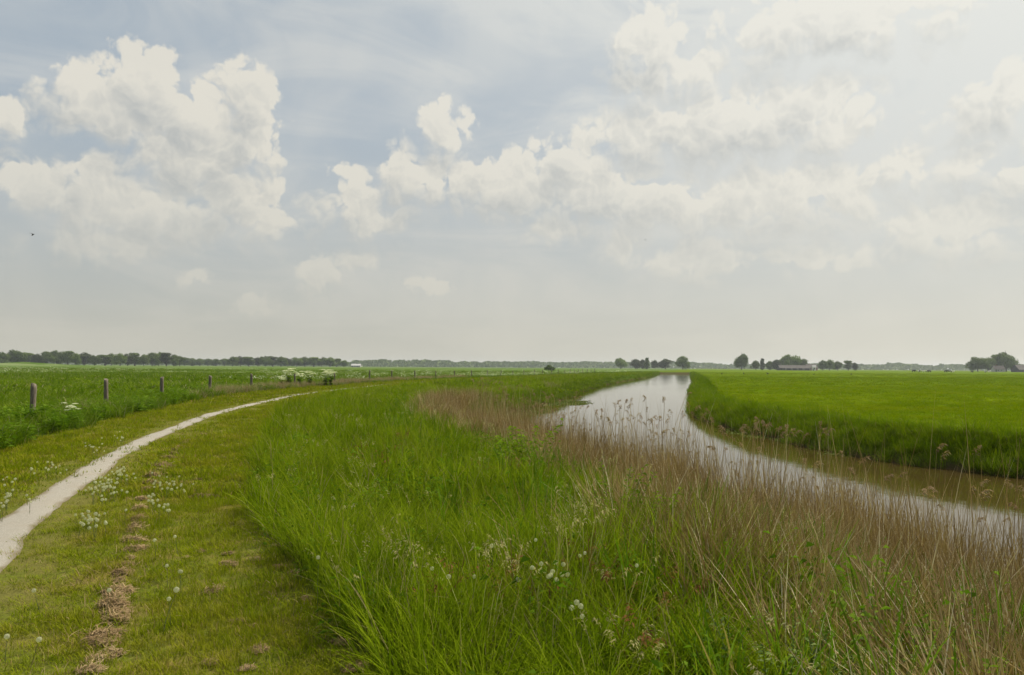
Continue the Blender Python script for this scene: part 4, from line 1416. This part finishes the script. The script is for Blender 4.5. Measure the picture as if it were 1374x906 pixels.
# ---- farms
def building(name, label, cat, X, Y, rz, L, Wd, hw, hr, wall, roof, windows=2, door=True, chimney=False, gable_w=True):
    o = empty(name, (X, Y, float(height(X, Y))), rz)
    tag(o, label, cat)
    e = .35
    x0, x1, y0, y1 = -L / 2, L / 2, -Wd / 2, Wd / 2
    V = [(x0, y0, -.3), (x1, y0, -.3), (x1, y1, -.3), (x0, y1, -.3), (x0, y0, hw), (x1, y0, hw), (x1, y1, hw), (x0, y1, hw), (x0, 0, hr - .12), (x1, 0, hr - .12)]
    Fq = [(0, 1, 5, 4), (2, 3, 7, 6), (1, 2, 6, 9, 5), (3, 0, 4, 8, 7)]
    me = bpy.data.meshes.new('wall'); me.from_pydata(V, [], Fq); me.update(); me.materials.append(wall)
    link('wall', me, o)
    sl = (hr - hw) / (Wd / 2)
    V, Fq = [], []
    for sg in (-1, 1):
        b = len(V)
        for dz in (0, .15):
            V += [(x0 - e, sg * (Wd / 2 + e), hw - sl * e + dz), (x1 + e, sg * (Wd / 2 + e), hw - sl * e + dz), (x1 + e, 0, hr + dz), (x0 - e, 0, hr + dz)]
        Fq += [(b, b + 1, b + 2, b + 3), (b + 4, b + 5, b + 6, b + 7), (b, b + 1, b + 5, b + 4), (b + 1, b + 2, b + 6, b + 5), (b + 3, b, b + 4, b + 7)]
    me = bpy.data.meshes.new('roof'); me.from_pydata(V, [], Fq); me.update(); me.materials.append(roof)
    rf = link('roof', me, o)

    def box(nm, a, b, mat, par):
        (ax, ay, az), (bx, by, bz) = a, b
        V = [(ax, ay, az), (bx, ay, az), (bx, by, az), (ax, by, az), (ax, ay, bz), (bx, ay, bz), (bx, by, bz), (ax, by, bz)]
        me = bpy.data.meshes.new(nm); me.from_pydata(V, [], [(0, 1, 5, 4), (1, 2, 6, 5), (2, 3, 7, 6), (3, 0, 4, 7), (4, 5, 6, 7), (3, 2, 1, 0)]); me.update(); me.materials.append(mat)
        return link(nm, me, par)
    for i in range(windows):
        xx = x0 + L * (i + 1) / (windows + 1)
        w_ = box('window', (xx - .6, y0 - .06, hw * .35), (xx + .6, y0 + .05, hw * .8), M['glass'], o)
        box('frame', (xx - .72, y0 - .04, hw * .35 - .12), (xx + .72, y0 + .04, hw * .8 + .12), M['white'], w_)
    if door: box('door', (x0 + L * .08, y0 - .07, 0), (x0 + L * .08 + 1.1, y0 + .04, min(2.1, hw * .9)), M['doorw'], o)
    if chimney: box('chimney', (x0 + L * .3, -.3, hr - .6), (x0 + L * .3 + .7, .3, hr + 1.1), M['brick'], rf)
    return o


M['glass'] = simple('window_glass', (.03, .035, .04), .1, .1)
M['white'] = simple('white_paint', (.75, .74, .7), .6, .08, 2)
M['doorw'] = simple('painted_door', (.06, .10, .07), .5, .15, 2)
M['brick'] = simple('brick_wall', (.22, .12, .08), .9, .2, 3)
M['slate'] = simple('grey_roof', (.05, .042, .04), .8, .15, 1)
M['tile'] = simple('dark_roof_tiles', (.085, .075, .07), .8, .2, 1)
M['sheet'] = simple('pale_sheet_roof', (.42, .42, .42), .6, .1, 1)
M['tar'] = simple('dark_boards', (.05, .05, .055), .8, .2, 2)
M['render'] = simple('grey_render', (.38, .37, .35), .8, .1, 2)
X, Y = at_dist(478, 1150); building('shed', 'low shed with a pale roof at the end of the left tree blocks', 'shed', X, Y, .05, 13, 9, 2.2, 4.6, M['render'], M['sheet'], 2)
X, Y = at_dist(1064, 820); building('barn', 'long dark farm shed with a grey roof under the domed tree', 'barn', X, Y, 0, 30, 10, 2.3, 5.2, M['tar'], M['slate'], 4)
X, Y = at_dist(1088, 835); building('farmhouse', 'brick farmhouse with a tiled roof at the right end of the long shed', 'house', X, Y, .1, 11, 8, 3.0, 6.4, M['brick'], M['tile'], 3, True, True)
X, Y = at_dist(1092, 815); building('outhouse', 'tiny bright white outhouse beside the brick farmhouse', 'outhouse', X, Y, 0, 3.2, 3, 3.6, 5.4, M['white'], M['sheet'], 1)
X, Y = at_dist(1339, 740); building('cottage', 'grey cottage with a pale roof below the highest right tree', 'house', X, Y, -.1, 9, 7, 2.4, 5.6, M['render'], M['slate'], 2, True, True)
X, Y = at_dist(1376, 720); building('barn', 'dark grey barn cut off by the right edge of the view', 'barn', X, Y, 0, 19, 12, 2.2, 6.4, M['tar'], M['slate'], 2)


# ---- animals
def skin_mesh(name, pts, edges, radii, mat, sub=2):
    me = bpy.data.meshes.new(name); me.from_pydata(pts, edges, []); me.update()
    o = bpy.data.objects.new(name, me); COL.objects.link(o)
    md = o.modifiers.new('s', 'SKIN'); md.use_smooth_shade = True
    for i, r in enumerate(radii):
        me.skin_vertices[0].data[i].radius = r if isinstance(r, tuple) else (r, r)
    me.skin_vertices[0].data[0].use_root = True
    o.modifiers.new('u', 'SUBSURF').levels = sub
    dg = bpy.context.evaluated_depsgraph_get()
    out = bpy.data.meshes.new_from_object(o.evaluated_get(dg))
    out.name = name; out.materials.clear(); out.materials.append(mat)
    bpy.data.objects.remove(o)
    return out


def cow_mat(name, a, b_):
    m, t, bs, out = material(name)
    tc = t.node('ShaderNodeTexCoord').outputs['Object']
    t.put(bs.inputs['Base Color'], t.mix(t.rng(t.noise(tc, 1.3, 2, .4), .49, .51), a, b_)); bs.inputs['Roughness'].default_value = .8
    return m


M['cow1'] = cow_mat('black_pied_hide', (.02, .018, .016), (.7, .68, .62)); M['cow2'] = simple('dark_hide', (.022, .018, .015), .8, .2); M['cow3'] = simple('white_hide', (.7, .67, .6), .8, .1)


def cow(grazing, mat):
    hz_ = .75 if grazing else 1.45
    hx = 1.25 if grazing else 1.35
    P = [(0, 0, 1.0), (.45, 0, 1.0), (-.55, 0, 1.02), (.8, 0, 1.1), (1.05, 0, (1.1 + hz_) / 2 + .05), (hx, 0, hz_), (hx + (.12 if grazing else .3), 0, hz_ - (.35 if grazing else .12)),
         (.5, .2, .75), (.52, .2, .42), (.5, .2, .03), (.5, -.2, .75), (.56, -.2, .42), (.56, -.2, .03), (-.62, .2, .8), (-.72, .2, .45), (-.66, .2, .03), (-.62, -.2, .8), (-.70, -.2, .45), (-.62, -.2, .03),
         (-.82, 0, 1.15), (-.88, 0, .6), (hx - .08, .2, hz_ + .12), (hx - .08, -.2, hz_ + .12)]
    E = [(0, 1), (0, 2), (1, 3), (3, 4), (4, 5), (5, 6), (1, 7), (7, 8), (8, 9), (1, 10), (10, 11), (11, 12), (2, 13), (13, 14), (14, 15), (2, 16), (16, 17), (17, 18), (2, 19), (19, 20), (5, 21), (5, 22)]
    Rd = [(.36, .36), (.34, .33), (.33, .30), .24, .17, .14, .09, .13, .07, .055, .13, .07, .055, .15, .08, .055, .15, .08, .055, .05, .03, .04, .04]
    return skin_mesh('cow', P, E, Rd, mat, 1)


cm = [cow(True, M['cow1']), cow(False, M['cow1']), cow(True, M['cow2']), cow(False, M['cow3'])]
CW = [(1226, 2, 0, 1.2, 'black cow grazing at the left end of the distant herd'), (1233, 0, .4, 1, 'black and white cow just right of the leftmost cow'), (1239, 3, 2.6, 1, 'white cow in the left half of the distant herd'),
      (1244, 1, .2, 1.1, 'pied cow standing between the white cow and the dark one'), (1247, 2, 3.0, 1.1, 'dark cow in the middle of the distant herd'),
      (1269, 2, .1, 1.2, 'dark cow left of the gap in the distant herd'), (1275, 1, 2.9, 1, 'pied cow beside the dark one right of the gap'), (1279, 3, .3, .9, 'white cow at the right of the main herd'),
      (1304, 2, .2, .9, 'lone dark cow nearest the trees on the right'), (1322, 0, .5, 1, 'pied cow grazing straight before the big right trees'), (1327, 3, .2, 1, 'white cow before the big right trees')]
for (a, k, rz, s_, lab) in CW:
    D = 470 + (a % 7) * 9
    X, Y = at_dist(a, D)
    o = link('cow', cm[k]); o.location = (X, Y, float(height(X, Y))); o.rotation_euler = (0, 0, rz); o.scale = (s_,) * 3
    tag(o, lab, 'cow', 'cows grazing far off on the pasture')


M['bird'] = simple('dark_plumage', (.012, .012, .014), .7, .1)


def flying(name, span, flap):
    V = []
    bd = [(-.42, 0, 0), (-.2, .05, .0), (.1, .085, 0), (.3, .06, .01), (.42, 0, .01)]
    n = 8
    prof = [(-.60, .012, 0), (-.42, .03, 0), (-.2, .065, 0), (.05, .085, 0), (.25, .07, .01), (.36, .045, .02), (.44, .03, .02), (.50, .008, .01)]
    F = []
    for (px_, r, z) in prof:
        for k in range(n):
            a = 6.2832 * k / n; V.append((px_, r * math.cos(a), z + r * .85 * math.sin(a)))
    for i in range(len(prof) - 1):
        for k in range(n):
            F.append((i * n + k, i * n + (k + 1) % n, (i + 1) * n + (k + 1) % n, (i + 1) * n + k))
    F.append(tuple(range(n))[::-1]); F.append(tuple((len(prof) - 1) * n + k for k in range(n)))
    for sg in (-1, 1):   # wings with thickness
        b = len(V)
        pts = [(.22, .05, .03), (.26, .4, .03 + flap * .45), (.10, .75, .03 + flap * .75), (-.18, 1.0, .03 + flap * .8), (-.10, .6, .02 + flap * .6), (-.16, .3, .02 + flap * .3), (-.15, .05, .02)]
        for dz in (0, .018):
            V += [(p_[0], sg * p_[1], p_[2] + dz) for p_ in pts]
        m_ = len(pts)
        F += [(b, b + 1, b + 5, b + 6), (b + 1, b + 2, b + 4, b + 5), (b + 2, b + 3, b + 4)]
        F += [(b + m_, b + m_ + 6, b + m_ + 5, b + m_ + 1), (b + m_ + 1, b + m_ + 5, b + m_ + 4, b + m_ + 2), (b + m_ + 2, b + m_ + 4, b + m_ + 3)]
        for k in range(m_): F.append((b + k, b + (k + 1) % m_, b + m_ + (k + 1) % m_, b + m_ + k))
    b = len(V)  # tail fan
    V += [(-.5, .02, 0), (-.82, .13, .0), (-.82, -.13, 0), (-.5, -.02, 0), (-.5, .02, .015), (-.82, .13, .012), (-.82, -.13, .012), (-.5, -.02, .015)]
    F += [(b, b + 1, b + 2, b + 3), (b + 4, b + 7, b + 6, b + 5), (b, b + 4, b + 5, b + 1), (b + 1, b + 5, b + 6, b + 2), (b + 2, b + 6, b + 7, b + 3)]
    me = bpy.data.meshes.new(name); me.from_pydata([tuple(c * span / 2 for c in v) for v in V], [], F); me.update(); me.materials.append(M['bird'])
    return me


for (a, b_, D, sp, fl, rz, lab) in [(44, 314, 62, .5, -.5, .5, 'dark bird flying low in the hazy sky at the left'), (866, 322, 150, .45, .3, 2.4, 'tiny distant bird flying before the clouds at the centre')]:
    o = link('bird', flying('bird', sp, fl))
    o.location = Vector((0, 0, CAM_H)) + ray(a, b_) * D
    o.rotation_euler = (.3, .25, rz)
    tag(o, lab, 'bird')

sb_ = skin_mesh('bird', [(0, 0, .17), (.09, 0, .21), (-.10, 0, .16), (.15, 0, .29), (.17, 0, .33), (.215, 0, .325), (-.25, 0, .19), (.01, .03, .09), (.01, .03, 0), (.01, -.03, .09), (.01, -.03, 0)],
                [(0, 1), (0, 2), (1, 3), (3, 4), (4, 5), (2, 6), (0, 7), (7, 8), (0, 9), (9, 10)], [.07, .06, .05, .03, .035, .012, .015, .015, .01, .015, .01], M['bird'], 1)
for i, (a, b_, s_, lab) in enumerate([(968.5, 501.5, 1.3, 'dark bird standing in the pasture, nearest the canal end'), (998, 501, 1.8, 'dark bird with raised neck, second from the canal end'),
                                      (1030, 501, 1.8, 'dark bird on the pasture below the low greyish tree'), (1092, 502.5, 1.2, 'small dark bird on the pasture below the farmhouse'),
                                      (1142, 502, 1.5, 'dark bird on the pasture, rightmost and farthest from the canal')]):
    X, Y = at_dist(a, 205)
    o = link('bird', sb_); o.location = (X, Y, float(height(X, Y)) + .12); o.scale = (s_,) * 3; o.rotation_euler = (0, 0, i * 1.7)
    tag(o, lab, 'bird', 'dark birds standing on the pasture')

# ================================================================== light, sky, air
SUN_AZ, SUN_EL = R(48), R(50)
sd = Vector((math.sin(SUN_AZ) * math.cos(SUN_EL), math.cos(SUN_AZ) * math.cos(SUN_EL), math.sin(SUN_EL)))
ld = bpy.data.lights.new('sun', 'SUN'); ld.energy = 5.0; ld.angle = R(.6); ld.color = (1, .92, .74)
lo = link('sun', ld); lo.rotation_euler = (-sd).to_track_quat('-Z', 'Y').to_euler(); lo.location = (0, 0, 60)

wd = bpy.data.worlds.new('World'); SC.world = wd; wd.use_nodes = True
t = NT(wd.node_tree); t.n.clear()


def px2az(px, py):
    v = ray(px, py)
    return math.atan2(v.x, v.y), math.asin(v.z)


BL = [(200, 115, 52, 42), (115, 112, 42, 28), (165, 150, 85, 42), (255, 150, 60, 42), (338, 130, 34, 40), (335, 185, 36, 40), (265, 205, 90, 48), (350, 288, 40, 28), (300, 262, 75, 40),
      (225, 280, 90, 40), (332, 238, 16, 14),
      (122, 232, 36, 34), (50, 255, 85, 27), (130, 272, 65, 38), (182, 322, 30, 26), (118, 322, 55, 24),
      (8, 148, 30, 26), (595, 171, 33, 24), (563, 236, 44, 36), (470, 273, 40, 28), (508, 298, 32, 22), (540, 268, 15, 15), (460, 232, 28, 9), (422, 370, 30, 24), (485, 350, 24, 10), (575, 385, 20, 12), (622, 243, 28, 24),
      (690, 245, 85, 38), (762, 222, 58, 40), (850, 265, 115, 40), (790, 255, 90, 36), (980, 168, 155, 42), (1082, 142, 60, 36), (1112, 172, 44, 28), (860, 180, 58, 28), (1050, 265, 120, 40), (955, 275, 110, 34), (1140, 270, 44, 26),
      (740, 305, 38, 18), (832, 325, 24, 18), (930, 345, 70, 26), (868, 60, 48, 38), (862, 105, 34, 26), (925, 90, 45, 18),
      (1130, 30, 135, 38), (1345, 122, 44, 34), (1325, 155, 52, 24), (1225, 222, 40, 22), (1318, 215, 60, 26), (1385, 230, 60, 32), (1295, 305, 100, 34), (1095, 345, 70, 14), (340, 410, 26, 10), (262, 368, 18, 9)]

# groups: a distance-like field of the cumulus outlines over (azimuth, elevation), and their billows
def group(name):
    g_ = bpy.data.node_groups.new(name, 'ShaderNodeTree')
    g_.interface.new_socket('P', in_out='INPUT', socket_type='NodeSocketVector')
    g_.interface.new_socket('F', in_out='OUTPUT', socket_type='NodeSocketFloat')
    q = NT(g_)
    return g_, q, q.node('NodeGroupInput').outputs[0], q.node('NodeGroupOutput')


cg, q, P, go = group('cumulus_outline')
acc = None
for (cx, cy, rx, ry) in BL:
    az, el = px2az(cx, cy)
    cs_ = math.cos(math.atan((cx - 687) / FPX))
    ax, ay = rx / FPX * 1.10 * cs_ ** 1.5, ry / FPX * 1.12 * cs_
    d_ = q.v('MULTIPLY_ADD', P, (1 / ax, 1 / ay, 0)); d_.node.inputs[2].default_value = (-az / ax, -el / ay, 0)
    mn = min(ax, ay) ** .6 * .03 ** .4
    f_ = q.m('MULTIPLY_ADD', q.v('LENGTH', d_), -mn, mn)
    acc = f_ if acc is None else q.m('SMOOTH_MAX', acc, f_, .010)
q.l.new(acc, go.inputs[0])

ng_, q, P, go = group('cumulus_billows')
v1 = q.node('ShaderNodeTexVoronoi', voronoi_dimensions='2D', feature='F1'); v1.inputs['Scale'].default_value = 26
v2 = q.node('ShaderNodeTexVoronoi', voronoi_dimensions='2D', feature='F1'); v2.inputs['Scale'].default_value = 62
v3 = q.node('ShaderNodeTexVoronoi', voronoi_dimensions='2D', feature='F1'); v3.inputs['Scale'].default_value = 150
for v_ in (v1, v2, v3): q.put(v_.inputs['Vector'], P)


def bump_(d, a):          # rounded heads: 1 - d^2
    return q.m('MULTIPLY', q.m('SUBTRACT', .28, q.m('MULTIPLY', d, d)), a)


nz = q.m('ADD', bump_(v1.outputs['Distance'], .034), bump_(v2.outputs['Distance'], .017))
nz = q.m('ADD', nz, bump_(v3.outputs['Distance'], .007))
nz = q.m('ADD', nz, q.m('MULTIPLY', q.m('SUBTRACT', q.noise(P, 30, 6, .62, '2D'), .5), .034))
q.l.new(nz, go.inputs[0])

tc = t.node('ShaderNodeTexCoord').outputs['Generated']
nrm = t.v('NORMALIZE', tc)
sx = t.node('ShaderNodeSeparateXYZ'); t.put(sx.inputs[0], nrm)
az = t.m('ARCTAN2', sx.outputs[0], sx.outputs[1]); el = t.m('ARCSINE', sx.outputs[2])
cx = t.node('ShaderNodeCombineXYZ'); t.put(cx.inputs[0], az); t.put(cx.inputs[1], el)
Pv = cx.outputs[0]
wn = t.node('ShaderNodeTexNoise', noise_dimensions='2D'); wn.inputs['Scale'].default_value = 16; wn.inputs['Detail'].default_value = 4
t.put(wn.inputs['Vector'], Pv)
Pw = t.v('ADD', Pv, t.v('MULTIPLY', t.v('SUBTRACT', wn.outputs['Color'], (.5, .5, .5)), (.034, .030, 0)))


def use(g_, vec):
    n = t.node('ShaderNodeGroup'); n.node_tree = g_
    t.put(n.inputs[0], vec)
    return n.outputs[0]


A1 = use(cg, Pw); A2 = use(cg, t.v('ADD', Pw, (.014, .034, 0)))
N1 = use(ng_, Pw); N2 = use(ng_, t.v('ADD', Pw, (.0035, .0065, 0)))
F1 = t.m('SUBTRACT', t.m('ADD', A1, N1), .0045)
macro = t.rng(t.m('SUBTRACT', A1, A2), -.026, .030, 0, 1, False)
micro = t.rng(t.m('SUBTRACT', N1, N2), -.0075, .0075, -.5, .5, False)
relief = t.m('ADD', macro, t.m('MULTIPLY', micro, .42), clamp=True)
edge_soft = t.rng(macro, .25, .7, .022, .0055)      # bases dissolve, tops stay crisp
alpha = t.node('ShaderNodeMapRange', interpolation_type='SMOOTHSTEP')
t.put(alpha.inputs[0], F1); t.put(alpha.inputs[1], t.m('MULTIPLY', edge_soft, -1)); t.put(alpha.inputs[2], edge_soft)
alpha = alpha.outputs[0]
thick = t.rng(F1, .004, .040, 0, 1, True)
sunv = t.v('DOT_PRODUCT', nrm, tuple(sd))
near_sun = t.m('POWER', t.m('MAXIMUM', sunv, 0), 3)
hazef = t.m('POWER', t.rng(el, -.02, .32, 1, 0), 1.7)             # thickens to the horizon

sky = t.node('ShaderNodeTexSky', sky_type='NISHITA'); sky.sun_disc = False
sky.sun_elevation = SUN_EL; sky.sun_rotation = SUN_AZ; sky.air_density = 1.0; sky.dust_density = 3.0; sky.ozone_density = 2.0
nis = t.v('SCALE', sky.outputs[0]); nis.node.inputs['Scale'].default_value = .08

# thin high cloud: streaks running down to the right, heavier toward the sun
st = t.node('ShaderNodeMapping', vector_type='POINT'); t.put(st.inputs['Vector'], Pv)
st.inputs['Rotation'].default_value = (0, 0, R(22)); st.inputs['Scale'].default_value = (2.2, 9.0, 1)
c1 = t.noise(st.outputs[0], 1.3, 7, .6, '2D', .6)
c2 = t.noise(Pv, 5.5, 5, .55, '2D', .3)
veil = t.m('ADD', t.m('MULTIPLY', t.rng(c1, .38, .72, 0, 1, True), .55), t.m('MULTIPLY', t.rng(c2, .35, .7, 0, 1, True), .35))
veil = t.m('ADD', veil, t.m('MULTIPLY', near_sun, 1.25))
veil = t.m('ADD', veil, .12, clamp=True)
veil_col = t.mix(t.rng(near_sun, .15, .8), (.52, .54, .54), (.80, .80, .74))
blue = t.mix(.78, nis, (.345, .415, .475))
base = t.mix(t.m('MULTIPLY', veil, .9), blue, veil_col)
hz_col = t.mix(t.rng(near_sun, .03, .36), (.50, .475, .385), (.70, .665, .55))
base = t.mix(t.m('MULTIPLY', hazef, .97), base, hz_col)

lit = t.mix(t.rng(near_sun, .1, .7), (.69, .66, .58), (.76, .75, .69))
shd = t.mix(t.rng(near_sun, .1, .7), (.415, .43, .425), (.48, .50, .495))
ff = t.m('SUBTRACT', t.m('MULTIPLY_ADD', relief, 1.1, .22), t.m('MULTIPLY', thick, .50), clamp=True)
cl = t.mix(ff, shd, lit)
cl = t.mix(t.m('MULTIPLY', hazef, .75), cl, hz_col)
a2 = t.m('MULTIPLY', alpha, t.rng(hazef, .10, .85, .88, .05))
final = t.mix(a2, base, cl)
bg = t.node('ShaderNodeBackground'); t.put(bg.inputs['Color'], final); bg.inputs['Strength'].default_value = .93
wo = t.node('ShaderNodeOutputWorld'); t.l.new(bg.outputs[0], wo.inputs['Surface'])
wd.cycles.sampling_method = 'MANUAL'; wd.cycles.sample_map_resolution = 256

# haze: one closed box of thin even air
B = 5300.0
V = [(-B, -900, -3.5), (B, -900, -3.5), (B, B, -3.5), (-B, B, -3.5), (-B, -900, 27), (B, -900, 27), (B, B, 27), (-B, B, 27)]
me = bpy.data.meshes.new('haze'); me.from_pydata(V, [], [(3, 2, 1, 0), (4, 5, 6, 7), (0, 1, 5, 4), (1, 2, 6, 5), (2, 3, 7, 6), (3, 0, 4, 7)]); me.update()
hm = bpy.data.materials.new('haze'); hm.use_nodes = True; hm.node_tree.nodes.clear()
ho = hm.node_tree.nodes.new('ShaderNodeOutputMaterial'); hv = hm.node_tree.nodes.new('ShaderNodeVolumePrincipled')
hv.inputs['Color'].default_value = (.82, .89, 1.0, 1); hv.inputs['Density'].default_value = .00012; hv.inputs['Anisotropy'].default_value = .35
hm.node_tree.links.new(hv.outputs[0], ho.inputs['Volume'])
me.materials.append(hm)
tag(link('haze', me), 'thin pale haze over the far land', kind='stuff')

SC.view_settings.view_transform = 'Standard'; SC.view_settings.look = 'None'
SC.view_settings.exposure = .27; SC.view_settings.gamma = 1; SC.view_settings.use_curve_mapping = False
cy = SC.cycles
cy.max_bounces = 5; cy.diffuse_bounces = 3; cy.glossy_bounces = 2; cy.transmission_bounces = 3; cy.volume_bounces = 0; cy.transparent_max_bounces = 4
cy.use_denoising = True; cy.denoiser = 'OPENIMAGEDENOISE'; cy.denoising_input_passes = 'RGB_ALBEDO_NORMAL'
cy.use_adaptive_sampling = True; cy.adaptive_threshold = .015
cy.sample_clamp_indirect = 4; cy.caustics_reflective = False; cy.caustics_refractive = False
SC.render.use_persistent_data = False
